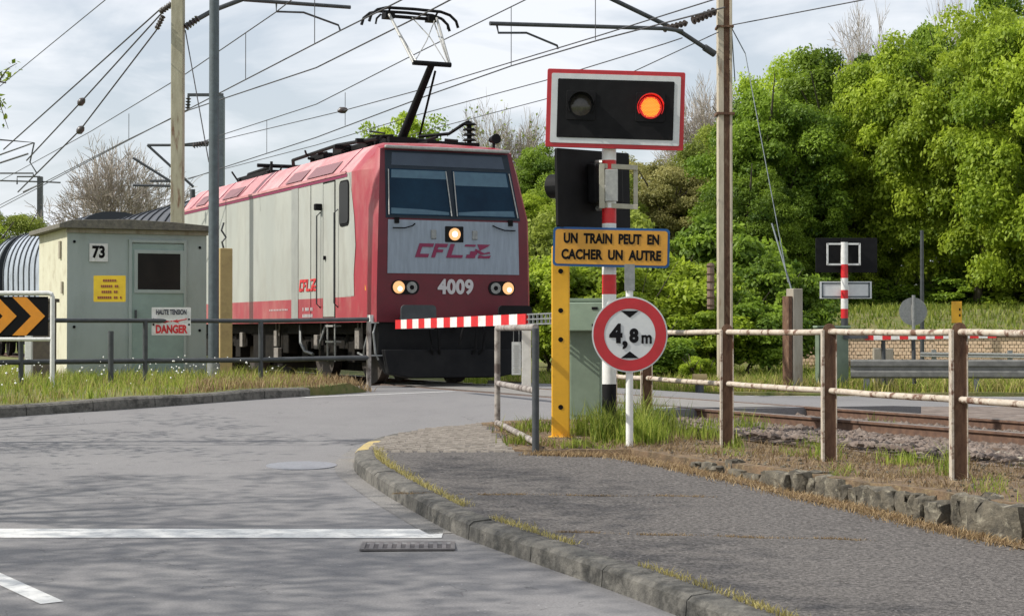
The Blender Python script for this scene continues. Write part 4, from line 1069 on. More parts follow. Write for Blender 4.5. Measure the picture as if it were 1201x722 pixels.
# side lines, panel joint, door, cab window
side = -1.494
def sbox(b, v0, v1, z0, z1, t=.01, off=0): b.box((side-t/2-off, (v0+v1)/2, (z0+z1)/2), (t, abs(v1-v0), z1-z0))
b = MB(); sbox(b, 1.25, LL-.9, 3.655, 3.70, .02); b.build('gutter_strip', M['roof_red'], lo)
b = MB(); sbox(b, 1.2, LL-.9, 3.60, 3.65, .006); b.build('side_line', M['maroon'], lo)
b = MB(); sbox(b, 3.95, 4.35, 1.1, 3.60, .005); b.build('side_strip', mat('grey_side_strip', (.30,.31,.29), (.25,.26,.245), rough=.5, scale=3), lo)
b = MB()
for vv_ in (3.2, 8.9): sbox(b, vv_, vv_+.012, 1.1, 3.6, .004)
split_build(b, 'panel_seam', M['ink'], lo)
dr_ = MB(); sbox(dr_, 1.86, 2.46, 1.18, 3.56, .014); door = dr_.build('cab_door', M['loco_grey'], lo, bevel=.008)
b = MB(); 
for vv_ in (1.84, 2.475): sbox(b, vv_, vv_+.018, 1.15, 3.58, .007)
sbox(b, 1.84, 2.49, 3.57, 3.59, .007); b.build('seal', M['ink'], door)
b = MB(); sbox(b, 2.3, 2.36, 2.2, 2.27, .05); b.build('handle', M['ink'], door)
for vv_ in (1.70, 2.66):
    b = MB(); b.tube([(side,vv_,1.35),(side-.07,vv_,1.42),(side-.07,vv_,3.0),(side,vv_,3.07)], .014, 8); b.build('handrail', M['dark_tube'], lo, smooth='auto')
b = MB(); b.box((side-.06,2.62,3.16),(.14,.10,.12)); b.build('mirror_camera', M['black'], lo, bevel=.02)
b = MB(); pts = rrect(.46,.72,.09,1.36,3.16); vs = [(side-.012,p[0],p[1]) for p in pts]; b.prism([(p[0],p[1]) for p in pts], side-.018, side+.005, axis='x')
cw = b.build('cab_side_window', M['dark'], lo)
b = MB(); pts = rrect(.52,.80,.11,1.36,3.15); b.prism(pts, side-.008, side+.004, axis='x'); b.build('window_seal', M['ink'], cw)
# side logo and data text
def logo(parent, m, s, side_view=False):
    # slanted letters C F L and a split swoosh block, outline built as bars
    b = MB(); sh = .35
    def bar(x0, z0, x1, z1):
        pts = [(x0+sh*z0, z0), (x1+sh*z0, z0), (x1+sh*z1, z1), (x0+sh*z1, z1)]
        b.prism([(p[0]*s, p[1]*s) for p in pts], -.006, .0)
    # C
    bar(0,0,.07,.24); bar(.065,.18,.27,.24); bar(.065,0,.24,.06)
    # F
    bar(.30,0,.37,.24); bar(.365,.18,.53,.24); bar(.365,.09,.48,.14)
    # L
    bar(.58,0,.66,.24); bar(.66,0,.88,.05)
    # swoosh block
    bar(.86,.20,1.06,.235); bar(.95,0,1.12,.06); bar(1.0,.06,1.14,.12)
    b.prism([(p[0]*s, p[1]*s) for p in ((1.17,.24),(1.42,.24),(1.36,.20),(1.22,.13))], -.006, .0)
    b.prism([(p[0]*s, p[1]*s) for p in ((1.14,.165),(1.30,.09),(1.40,.115),(1.42,.085),(1.24,.06),(1.12,.13))], -.006, .0)
    b.prism([(p[0]*s, p[1]*s) for p in ((1.18,0),(1.40,0),(1.43,.05),(1.30,.035),(1.20,.06))], -.006, .0)
    return b.build('logo', m, parent)
lg = logo(lo, M['maroon'], .98); lg.location = (-.72, -.018, 2.175)
lg2 = logo(lo, M['red'], .62); lg2.location = (side-.004, 3.88, 1.66); lg2.rotation_euler.z = -PI/2
lg2.scale = (1.15, 1, 1.5)
b = MB()
for j in range(2):
    x = 3.1
    for i in range(8):
        if random.random() > .15: sbox(b, x+i*.075, x+i*.075+.045, 1.30-.12*j, 1.36-.12*j, .004)
x = 4.6
for i in range(12): sbox(b, x+i*.1, x+i*.1+.05, 1.32, 1.35, .004)
b.build('data_print', M['num'], lo)
# front panels
def fpanel(b, outline, off):
    vs = [(p[0], fv(p[1])-off, p[1]) for p in outline]; vs2 = [(p[0], fv(p[1])+.01, p[1]) for p in outline]; n = len(vs)
    b.add(vs+vs2, [tuple(range(n))]+[(i, (i+1) % n, n+(i+1) % n, n+i) for i in range(n)])
b = MB(); fpanel(b, [(-1.21,1.90),(1.22,1.90),(1.20,2.80),(-1.20,2.80)], .012); b.build('front_panel', M['loco_panel'], lo)
b = MB(); fpanel(b, [(-1.24,2.831),(1.24,2.831),(1.14,4.0),(-1.14,4.0)], .012); wf = b.build('windscreen_surround', mat('blue_black_surround', (.010,.018,.028), (.016,.026,.038), rough=.5, spec=.25, scale=4), lo)
for sx in (-1, 1):
    b = MB(); fpanel(b, [(sx*.045,2.88),(sx*1.17,2.88),(sx*1.09,3.68),(sx*.045,3.68)], .020); wp = b.build('windscreen', M['glass'], wf)
    b = MB(); zb_l = 3.52 if sx < 0 else 3.42
    fpanel(b, [(sx*.07,zb_l),(sx*1.08,zb_l),(sx*1.06,3.66),(sx*.07,3.66)], .0225); b.build('sun_blind', M['blind_and_reflection'], wp)
    b = MB(); fpanel(b, [(sx*.09,2.90),(sx*1.14,2.90),(sx*1.13,3.00),(sx*.55,2.985),(sx*.09,2.95)], .0225); b.build('dashboard_reflection', M['blind_and_reflection'], wp)  # pale band painted as a reflection low on the pane, along the dashboard
    for (xa, xb) in ((.05,.07),(1.19,1.12)):
        b = MB(); b.tube([(sx*xa,fv(2.9)-.05,2.88),(sx*xb,fv(3.7)-.045,3.66)], .010, 6); b.build('wiper', M['alu'], wf)
b = MB(); fpanel(b, [(-1.05,3.74),(1.05,3.74),(1.02,3.96),(-1.02,3.96)], .017); b.build('header_panel', mat('slate_header', (.035,.055,.085), (.026,.042,.068), rough=.45, scale=3), wf)
b = MB(); b.box((0,.26,4.05),(2.32,.08,.055)); b.build('roof_edge', M['alu'], lo, bevel=.02)
textpart('4009', .33, M['num'], lo, (.03,-.014,1.67), bold=.014, sx=.95, name='number', space=1.05)
for sx in (-1, 1):
    b = MB(); b.prism(rrect(.50,.235,.11,sx*.89,1.665), -.014, .0); lh = b.build('headlight', M['black'], lo)
    b = MB(); b.prism(circ(.105,26,sx*1.01,1.665), -.022, -.010); b.build('lamp', M['lamp_warm'], lh)
    b = MB(); b.prism(circ(.042,14,sx*1.01+.02,1.64), -.025, -.022); b.build('bulb', M['lamp_core'], lh)
    b = MB(); b.prism(circ(.095,26,sx*.775,1.665), -.022, -.010); b.build('unlit_lamp', M['lamp_off'], lh)
    b = MB(); b.prism(circ(.04,14,sx*.775,1.665), -.026, -.022); b.build('lamp_centre', M['ink'], lh)
    b = MB(); b.box((sx*.38,-.02,2.57),(.10,.03,.16)); b.build('grab_bracket', M['galv'], lo, bevel=.015)
    b = MB(); b.tube([(sx*.72,-.02,2.74),(sx*.78,-.06,2.70),(sx*.92,-.06,2.66),(sx*1.13,-.05,2.66)], .012, 6); b.build('front_handrail', M['ink'], lo)
    b = MB(); b.box((sx*1.05,-.02,2.79),(.08,.04,.10)); b.build('wiper_motor', M['ink'], lo)
b = MB(); b.box((0,-.015,2.575),(.34,.03,.27)); tl = b.build('headlight', M['black'], lo, bevel=.03)
b = MB(); b.prism(circ(.105,26,0,2.575), -.045, -.025); b.build('lamp', M['lamp_warm'], tl)
b = MB(); b.prism(circ(.05,18,.0,2.575), -.049, -.045); b.build('bulb', M['lamp_core'], tl)
# front underpart
b = MB()
sk = [(-1.33,1.42),(1.33,1.42),(1.36,.55),(1.15,.20),(.75,.13),(-.75,.13),(-1.15,.20),(-1.36,.55)]
b.prism(sk, .06, .30); b.build('front_skirt', M['skirt'], lo, bevel=.02)
b = MB(); b.prism([(-1.30,.62),(1.30,.62),(1.22,.22),(.8,.14),(-.8,.14),(-1.22,.22)], -.10, .06); b.build('snow_plough', M['skirt'], lo, bevel=.02)
for sx in (-1, 1):
    b = MB(); b.prism(rrect(.62,.40,.07,sx*.88,1.16), -.60, -.56); b.tube([(sx*.88,-.56,1.12),(sx*.88,.1,1.12)], .12, 16); b.build('buffer', mat('grimy_buffer', (.05,.06,.065), (.03,.035,.04), rough=.5, scale=4) if sx < 0 else M['black'], lo, smooth='auto')
b = MB(); b.box((0,-.15,1.05),(.14,.4,.16)); b.tube([(0,-.34,1.1),(.02,-.40,1.0),(0,-.34,.85),(-.02,-.3,.7)], .03, 8); b.build('coupling_hook', M['black'], lo)
b = MB()
for x in (-.35,-.5,.35,.5): b.tube([(x,-.02,1.05),(x,-.16,.95),(x*.95,-.16,.62),(x*.8,-.05,.5)], .025, 8)
split_build(b, 'brake_hose', M['black'], lo, smooth='auto')
b = MB(); b.box((-1.42,.12,1.13),(.16,.14,.14)); b.build('step_plate', M['white'], lo)
b = MB(); b.tube([(-1.40,.05,1.05),(-1.46,.0,.9),(-1.42,.0,.55),(-1.36,.02,.45)], .018, 8); b.tube([(-1.30,.0,.52),(-1.52,.0,.52)], .014, 6); b.build('shunter_step', M['galv'], lo)
# warning triangle and side lights
b = MB(); b.prism([(.33,1.62),(.47,1.62),(.40,1.76)], -1.468, -1.455, axis='x'); b.build('hazard_triangle', M['post_yellow'], lo)
# underframe, bogies and wheels
b = MB(); b.box((0,LL/2,.98),(2.5,LL-1.2,.22)); b.box((0,LL/2+.2,.60),(1.2,LL-1.6,.7)); b.box((-.6,LL/2+.2,.62),(.05,LL-1.4,.85)); b.box((0,6.7,.62),(2.5,2.0,.62)); b.box((-1.15,5.5,.75),(.2,.35,.5)); b.build('underframe', M['under'], lo, bevel=.02)
for vc in (3.05, 10.2):
    b = MB()
    for sx in (-1, 1):
        b.box((sx*1.08,vc,.72),(.16,3.5,.22)); b.box((sx*1.12,vc,.52),(.18,.9,.30))
        for dv in (-1.3, 1.3):
            b.box((sx*1.12,vc+dv,.56),(.22,.36,.36)); 
            for k in (-.32,.32): b.tube([(sx*1.12,vc+dv+k,.6),(sx*1.12,vc+dv+k,.98)], .09, 10)
    b.box((0,vc,.6),(2.0,.6,.4))
    bg = b.build('bogie', M['under'], lo, bevel=.012)
    for dv in (-1.3, 1.3):
        for sx in (-1, 1):
            b = MB(); b.prism(circ(.60,40,vc+dv,.602), sx*.70, sx*.83, axis='x'); b.prism(circ(.635,40,vc+dv,.602), sx*.68, sx*.70, axis='x')
            w_ = b.build('wheel', mat('wheel_steel', (.06,.05,.045), (.1,.085,.075), rough=.6, metal=.4, scale=10), bg, smooth='auto')
        b = MB(); b.tube([(-.7,vc+dv,.602),(.7,vc+dv,.602)], .09, 12); b.build('axle', M['under'], bg)
b = MB()
for (vv_, z0, z1, w) in ((1.15,.62,.98,.22),(3.4,.60,.86,.20),(5.9,.63,.95,.18),(5.85,.36,.60,.28),(8.3,.6,.9,.2),(9.6,.5,.8,.2)):
    b.box((-1.30,vv_,(z0+z1)/2),(.08,w,z1-z0))
for (vv_, z0) in ((1.05,.7),(1.25,.7),(5.8,.7),(6.0,.7),(3.25,.7)):
    b.box((-1.28,vv_,.98),(.03,.03,.3))
split_build(b, 'equipment_bracket', mat('dusty_grey_equipment', (.26,.24,.22), (.15,.135,.12), rough=.8, scale=9), lo, bevel=.01)
b = MB()
for z in (.42,.74,1.02): b.box((-1.42,2.15,z),(.16,.40,.03))
for vv_ in (1.95,2.35): b.box((-1.46,vv_,.72),(.02,.03,.66))
b.build('ladder', M['alu'], lo)
b = MB(); b.tube([(-1.30,4.4,1.05),(-1.36,4.2,.7),(-1.34,4.0,.55),(-1.28,3.7,.5)], .03, 8); b.tube([(-1.30,2.9,1.05),(-1.37,3.0,.75),(-1.33,3.2,.6)], .025, 8); b.tube([(-1.3,.6,1.0),(-1.36,.7,.65),(-1.3,.9,.5),(-1.26,1.3,.55)], .02, 8); split_build(b, 'cable', M['galv'], lo, smooth='auto')
# roof: slanted vents, clutter, pantographs
b = MB()
def rslope(b, v0, v1, t0=.12, t1=.88, off=.006):
    a = Vector((-1.49,0,3.70)); c = Vector((-1.22,0,3.99)); nrm = Vector((-(c.z-a.z),0,(c.x-a.x))).normalized()
    p0 = a.lerp(c, t0)+nrm*off; p1 = a.lerp(c, t1)+nrm*off
    b.add([(p0.x,v0,p0.z),(p0.x,v1,p0.z),(p1.x,v1,p1.z),(p1.x,v0,p1.z)], [(0,1,2,3)])
for (a_, c_) in ((2.1,3.6),(3.9,4.9),(8.2,9.4),(10.8,11.6)): rslope(b, a_, c_)
split_build(b, 'roof_vent', mat('dull_violet_louvre', (.24,.11,.13), (.17,.09,.10), rough=.7, scale=30, stretch=(1,4,1)), lo)
b = MB()
for vv_ in (1.6,5.2,6.6,8.0,9.7,11.9): 
    a = Vector((-1.49,0,3.70)); c = Vector((-1.22,0,3.99)); b.tube([(a.x-.006,vv_,a.z),(c.x-.006,vv_,c.z),(-1.05,vv_,4.156)], .008, 5)
split_build(b, 'roof_seam', M['maroon'], lo)
re = MB(); R2 = random.Random(3)
re.box((-.05,2.0,4.32),(2.0,.10,.08)); re.box((-.05,3.2,4.32),(2.0,.10,.08)); re.box((-.7,2.6,4.30),(.08,1.5,.10)); re.box((.7,2.6,4.30),(.08,1.5,.10))
for (x, y) in ((-.8,2.0),(.8,2.0),(-.8,3.2),(.8,3.2),(-.5,4.4),(.4,4.8),(-.7,5.4)): insul(re, (x,y,4.14), (x,y,4.36), 4, .075)
insul(re, (.78,1.15,4.10), (.78,1.15,4.66), 6, .13); re.tube([(.78,1.15,4.66),(.66,1.15,4.60),(.45,1.3,4.44),(.0,1.6,4.4)], .03, 8)
re.tube([(-.9,1.3,4.30),(-.9,3.5,4.38),(-.88,6.2,4.34),(-.6,7.0,4.2)], .035, 8); re.tube([(.6,1.3,4.32),(.55,3.5,4.40),(.3,6,4.36)], .03, 8)
re.box((-.45,1.5,4.24),(.5,.5,.2)); re.box((.15,1.45,4.22),(.3,.4,.16)); re.box((-.3,3.9,4.3),(.9,.5,.22)); re.box((-.45,5.1,4.27),(.6,.8,.2)); re.box((.3,4.4,4.3),(.4,.7,.2))
for _ in range(26):
    x, y = R2.uniform(-1,.8), R2.uniform(1.2,6.6); z = R2.uniform(4.2,4.44)
    re.tube([(x,y,z),(x+R2.uniform(-.4,.4),y+R2.uniform(-.4,.4),z+R2.uniform(-.06,.08))], R2.uniform(.012,.03), 6)
re.box((.35,.9,4.22),(1.0,.10,.06)); re.tube([(1.02,.62,4.10),(1.02,.62,4.26)], .03, 8); re.tube([(1.02,.50,4.30),(1.02,.74,4.30)], [.09,.05], 12)
re.build('roof_equipment', M['black'], lo)
re = MB()
re.box((-.45,9.6,4.30),(.5,2.2,.10)); re.box((.45,9.6,4.30),(.5,2.2,.10)); re.tube([(-.8,8.0,4.26),(-.6,8.6,4.42),(-.5,10.6,4.42),(-.4,11.2,4.3)], .04, 8); re.tube([(-.9,8.6,4.44),(.9,8.6,4.44)], .04, 8)
for x in (-.7,.7):
    for y in (8.4,10.6): insul(re, (x,y,4.14), (x,y,4.34), 4, .08)
for _ in range(14):
    x, y = R2.uniform(-.9,.5), R2.uniform(8.0,10.8); re.tube([(x,y,4.2),(x+R2.uniform(-.3,.3),y+R2.uniform(-.4,.4),4.40)], .02, 6)
re.tube([(-.85,7.75,4.15),(-.85,7.75,4.45)], .03, 8)
re.build('folded_pantograph', M['black'], lo)
pg_ = MB()
knee = (0,1.0,5.62); hx = (0,2.08,6.66)
pg_.tube([(-.1,2.25,4.38),(knee[0],knee[1],knee[2])], [.085,.06], 12); pg_.tube([(.12,1.9,4.42),(.08,1.04,5.50)], .022, 8); pg_.tube([(-.55,2.2,4.38),(.55,2.2,4.38)], .06, 10)
pg_.tube([(-.36,1.0,5.62),(.36,1.0,5.62)], .045, 10)
panto = pg_.build('pantograph', M['black'], lo, smooth='auto')
b = MB()
for sx in (-1, 1):
    b.tube([(sx*.34,1.0,5.62),(sx*.46,1.9,6.60)], [.030,.024], 8); b.tube([(sx*.30,.98,5.64),(sx*.42,1.95,6.56)], .014, 6)
b.tube([(-.30,1.05,5.65),(.10,1.5,6.1),(.42,1.9,6.55)], .010, 5); b.tube([(.30,1.05,5.65),(.2,1.6,6.2),(-.0,1.95,6.58)], .010, 5)
b.build('upper_arm', M['alu'], panto, smooth='auto')
b = MB()
for vv_ in (1.85, 2.25):
    pts = [(-.86,vv_,6.44),(-.82,vv_,6.56),(-.70,vv_,6.66),(-.52,vv_,6.71),(0,vv_,6.72),(.52,vv_,6.71),(.70,vv_,6.66),(.82,vv_,6.56),(.86,vv_,6.44)]
    b.tube(pts, .028, 8)
b.tube([(-.5,2.05,6.60),(.5,2.05,6.60)], .032, 8)
for sx in (-1,1): b.tube([(sx*.46,1.85,6.70),(sx*.46,2.05,6.60),(sx*.46,2.25,6.70)], .02, 6); b.box((sx*.42,2.05,6.60),(.18,.22,.10)); b.tube([(sx*.6,1.95,6.60),(sx*.68,1.95,6.52),(sx*.70,1.95,6.42)], .02, 6)
b.build('pantograph_head', M['black'], panto, smooth='auto')

# ------------------------------------------------------------------ hooded wagons
def wagon(v0, L_, label, hm='hoodw', top=1.66):
    w = thing('covered_wagon', label, 'wagon', TF(0, v0), TH, None)
    prof = [(1.42,1.2)] + [(1.44*math.cos(a)**.75 if math.cos(a) > 0 else 0, 2.9+top*math.sin(a)) for a in np.linspace(0, PI/2, 12)]
    full = prof + [(-p[0], p[1]) for p in prof[::-1][1:]]
    b = MB(); b.prism(full, 0, L_); b.build('hood', M[hm], w, smooth='auto')
    s = .0
    while s < L_+.01:
        b = MB(); k = 1.02; dk = .15 if s > .01 else .35
        pr2 = [(p[0]*1.02, p[1]+(.03 if p[1] > 2 else 0)) for p in full]; n_ = len(pr2)
        vs = [(p[0],s-.01,p[1]) for p in pr2]+[(p[0],s+dk,p[1]) for p in pr2]
        b.add(vs, [(i,i+1,n_+i+1,n_+i) for i in range(n_-1)]+[tuple(range(n_))[::-1], tuple(range(n_,2*n_))]); b.build('rib', M['rib'], w); s += 1.08
    b = MB(); b.box((0,L_/2,1.1),(2.7,L_+.3,.25)); 
    for vv_ in (1.6,3.4,L_-3.4,L_-1.6):
        for sx in (-1,1): b.prism(circ(.46,24,vv_,.462), sx*.70, sx*.83, axis='x'); b.box((sx*1.0,vv_,.62),(.16,.4,.35))
    b.build('chassis', M['under'], w)
    return w
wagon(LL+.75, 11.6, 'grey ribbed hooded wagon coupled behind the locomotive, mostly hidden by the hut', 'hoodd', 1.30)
wagon(LL+13.5, 12.0, 'pale ribbed hooded wagon seen between the chevron board and the hut')
wagon(LL+26.7, 12.0, 'last ribbed hooded wagon at the far left of the train')

# ------------------------------------------------------------------ VEGETATION
def leaf_mesh(name, centers, norms, sizes, tint, m, flat=.55):
    n = len(centers)
    rd = RNG.normal(size=(n,3)); nn = norms*.9 + rd*flat; nn /= np.linalg.norm(nn, axis=1)[:,None]
    t = np.cross(nn, RNG.normal(size=(n,3))); t /= np.linalg.norm(t, axis=1)[:,None]; s = np.cross(nn, t)
    a = sizes[:,None]
    v = np.stack([centers-t*a, centers+s*a*.55+t*a*.1, centers+t*a, centers-s*a*.55+t*a*.1], 1).reshape(-1,3)
    me = bpy.data.meshes.new(name); me.vertices.add(4*n); me.vertices.foreach_set('co', v.ravel().astype(np.float32))
    me.loops.add(4*n); me.loops.foreach_set('vertex_index', np.arange(4*n, dtype=np.int32))
    me.polygons.add(n); me.polygons.foreach_set('loop_start', np.arange(0, 4*n, 4, dtype=np.int32))
    at = me.attributes.new('tint', 'FLOAT', 'FACE'); at.data.foreach_set('value', np.clip(tint, 0, 1).astype(np.float32))
    me.materials.append(m); me.update(); me.validate(); return me
def crown_points(n_lobes, n_leaf, rx, rz, lobe=.36, low=.0, seed=0, sparse=False):
    r = np.random.default_rng(seed); C = []; Nn = []; T = []
    per = n_leaf//n_lobes
    for i in range(n_lobes):
        a = r.uniform(0, 2*PI); el = math.asin(r.uniform(-.75 if low == 0 else low, 1.0)); rad = r.uniform(.3, 1.0)**.6
        w = math.cos(el)*(1 if el > 0 else .92)
        c = np.array([rx*rad*w*math.cos(a), rx*rad*w*math.sin(a), rz*rad*math.sin(el)])
        R_ = rx*lobe*r.uniform(.6, 1.2)
        d_ = r.normal(size=(per,3)); d_ /= np.linalg.norm(d_, axis=1)[:,None]
        d_[:,2] = np.where(d_[:,2] < -.35, -d_[:,2], d_[:,2])
        rr_ = R_*(1-.55*r.random(per)**2.2)
        # small sub-clumps make the lobe lumpy
        k = 26; cl = r.normal(size=(k,3)); cl /= np.linalg.norm(cl, axis=1)[:,None]
        dot = d_ @ cl.T; best = dot.max(1); idx = dot.argmax(1)
        rr_ *= .74+.36*np.clip((best-.72)/.28, 0, 1)+.10*(r.random(k)[idx]-.5)
        stc = r.uniform(.65, 1.35, 3); stc[2] *= .75
        p = c + d_*rr_[:,None]*stc + r.normal(size=(per,3))*R_*.10; C.append(p)
        up = d_.copy(); up[:,2] += .5; Nn.append(up/np.linalg.norm(up, axis=1)[:,None])
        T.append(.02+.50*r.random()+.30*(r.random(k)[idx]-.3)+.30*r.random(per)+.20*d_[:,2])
    return np.concatenate(C), np.concatenate(Nn), np.concatenate(T)
def crown_mesh(name, seed, m, n_lobes=150, n_leaf=90000, rx=3.2, rz=4.0, ls=.073, lobe=.22, low=0):
    C, N_, T = crown_points(n_lobes, n_leaf, rx, rz, lobe, low, seed)
    S = RNG.uniform(.7, 1.25, len(C))*ls
    return leaf_mesh(name, C, N_, S, T, m)
protos = {}
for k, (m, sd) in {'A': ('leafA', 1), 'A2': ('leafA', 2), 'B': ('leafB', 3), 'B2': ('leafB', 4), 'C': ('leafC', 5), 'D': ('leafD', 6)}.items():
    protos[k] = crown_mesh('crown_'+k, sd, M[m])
protos['bushA'] = crown_mesh('bush_A', 11, M['leafA'], 70, 26000, 1.5, 1.5, .07, .27)
protos['bushB'] = crown_mesh('bush_B', 12, M['leafB'], 70, 26000, 1.5, 1.5, .07, .27)
protos['bushC'] = crown_mesh('bush_C', 13, M['leafC'], 70, 24000, 1.5, 1.5, .07, .27)
protos['sparse'] = crown_mesh('sparse_crown', 14, M['leafB'], 60, 9000, 3.0, 3.4, .11, .20)
def trunk_mb(h, r, seed, spread=1.6, n=9):
    R_ = random.Random(seed); b = MB(); pts = [(R_.uniform(-.1,.1)*i, R_.uniform(-.1,.1)*i, h*i/5) for i in range(6)]
    b.tube(pts, [r*(1-.13*i) for i in range(6)], 10)
    for i in range(n):
        z0 = h*R_.uniform(.3, .95); a = R_.uniform(0, 6.28); L_ = spread*R_.uniform(.7, 1.3)
        p = Vector(pts[min(5, int(z0/h*5))]); p.z = z0
        b.tube([p, p+Vector((math.cos(a)*L_*.5, math.sin(a)*L_*.5, L_*.45)), p+Vector((math.cos(a)*L_, math.sin(a)*L_, L_*1.1))], [r*.4, r*.25, r*.08], 6)
    return b
def tree(px, d, top, kind, label, rx=None, zb=.4, name='tree', zg=None, cat='tree', rot=0):
    x, y, zt = P(px, top, d)
    g = ground_z(x, y) if zg is None else zg
    t = thing(name, label, cat, (x, y, g))
    H_ = (zt-g); rz_ = (H_-zb)/2; base = {'A':4.0,'A2':4.0,'B':4.0,'B2':4.0,'C':4.0,'D':4.0,'sparse':3.4}.get(kind, 1.5); bx_ = {'sparse':3.0}.get(kind, 3.2 if base > 2 else 1.5)
    # the lobes reach about 1.12 of the radius
    sz = rz_/base/1.12; sx = (rx/bx_/1.1) if rx else sz
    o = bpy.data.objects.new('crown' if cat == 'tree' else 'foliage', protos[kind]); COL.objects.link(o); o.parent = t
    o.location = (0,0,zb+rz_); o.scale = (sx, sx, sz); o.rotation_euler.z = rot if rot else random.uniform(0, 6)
    b = trunk_mb(H_*.75 if cat == 'tree' else H_*.6, .16 if cat == 'tree' else .05, int(px*7+d), rx*.6 if rx else 1.5); b.build('trunk' if cat == 'tree' else 'stem', M['bark'], t, smooth='auto')
    return t
# wooded slope on the right, front to back
tree(905, 56, 88, 'A', 'dark green tree directly right of the right catenary mast', 2.7)
tree(985, 60, 46, 'A2', 'tall dark green tree in the gap between mast and bright trees', 3.1)
tree(1065, 57, 22, 'B', 'tall bright green tree above the far crossing signal', 3.0)
tree(1150, 54, 2, 'B2', 'largest bright green tree near the right edge', 3.0)
tree(1235, 50, -30, 'B', 'bright green tree cut by the right edge of the picture', 3.0)
tree(1010, 57, 150, 'B2', 'lower bright green tree just above the far signal board', 1.9)
tree(1105, 56, 120, 'B', 'bright lower tree behind the yellow marker', 2.0, rot=2.2)
tree(1185, 55, 150, 'A', 'shaded green tree low at the right edge behind the guard rail', 1.9)
tree(945, 55, 215, 'A2', 'low dark tree behind the concrete anchor post', 1.7)
tree(880, 53, 190, 'A', 'dark bushy tree between the mast and its anchor post', 1.8)
tree(838, 62, 158, 'C', 'olive green tree left of the right mast', 2.2)
tree(790, 60, 185, 'D', 'brownish budding tree right of the signal head', 2.2)
tree(745, 64, 180, 'D', 'brownish green tree behind the signal bracket', 2.3)
tree(690, 58, 185, 'C', 'olive tree behind the rear signal head', 2.2)
tree(640, 62, 160, 'A', 'dark green tree between the locomotive and the signal head', 2.0)
tree(925, 68, 60, 'B2', 'bright crown filling the gap between the two tall dark trees', 2.9)
tree(1105, 66, 10, 'A', 'dark green crown behind the two tallest bright trees', 3.0)
tree(1195, 64, -25, 'A2', 'dark green crown behind the trees at the right edge', 3.0)
tree(1020, 68, 62, 'A', 'dark crown at the back between the two tall trees', 2.8)
tree(870, 66, 128, 'C', 'olive crown behind the right mast and its guy wire', 2.4)
tree(612, 56, 205, 'B', 'light green tree rising beside the locomotive cab', 1.8)
# bushes along the far verge
for (px, d, top, k, lb, r) in ((600,43,300,'bushB','light green bush just beside the locomotive front',1.4),(640,41,290,'bushB','bright green bush behind the barrier cabinet',1.5),
    (690,42,300,'bushC','olive bush behind the yellow text sign',1.5),(745,40,300,'bushB','leafy bush right of the round height sign',1.5),(795,40.5,285,'bushB','tall bright bush left of the right mast foot',1.6),
    (765,38,385,'bushA','dark low bush above the railing behind the height sign',1.1),(835,39.5,330,'bushB','green bush behind the mast balance weight',1.3),(880,40,340,'bushA','dark bush right of the mast foot',1.3),(815,36.5,415,'bushB','small bright shrub in the grass by the mast',.38),
    (905,41.5,300,'bushA','dark tall bush behind the anchor post',1.4),(655,46,240,'bushC','tall olive bush behind the rear signal head post',1.8),(725,46,240,'bushC','tall olive shrub behind the signal post bands',1.9),(850,46,250,'bushA','tall dark shrub behind the right mast',1.9)):
    tree(px, d, top, k, lb, r, zb=-.1, name='bush', zg=-.2, cat='bush')
for (px, d, top, lb) in ((960,54,318,'low green shrub at the slope foot under the far signal'),(1040,56,325,'low green shrub between far signal and round sign'),(1120,55,318,'low green shrub behind the yellow marker'),(1190,54,310,'low green shrub at the slope foot near the right edge')):
    tree(px, d, top, 'bushB' if px % 80 else 'bushA', lb, 1.5, zb=0, name='bush', zg=1.0, cat='bush')
for i, (px, d, top) in enumerate(((930,60,300),(1000,62,295),(1070,62,300),(1130,60,290),(1190,58,300),(1160,57,345),(1085,58,350),(1010,57,345))):
    o = tree(px, d, top, ('bushA','bushC')[i % 2], 'dense shrub filling the dark foot of the wood behind the brick wall', 2.0, zb=0, name='bush', zg=.8, cat='bush'); o['group'] = 'shrubs at the foot of the wood'
tree(472, 72, 112, 'sparse', 'sparse light green tree top behind the pantograph', 2.3, zb=2)
tree(12, 78, 240, 'C', 'rounded green tree at the left edge beyond the wagons', 2.4, zb=.5)
tree(-25, 70, 262, 'B2', 'green tree peeking in low at the left edge', 2.2, zb=.5)
tree(205, 95, 243, 'C', 'distant light green shrub behind the hut roof', 1.8, zb=.3)

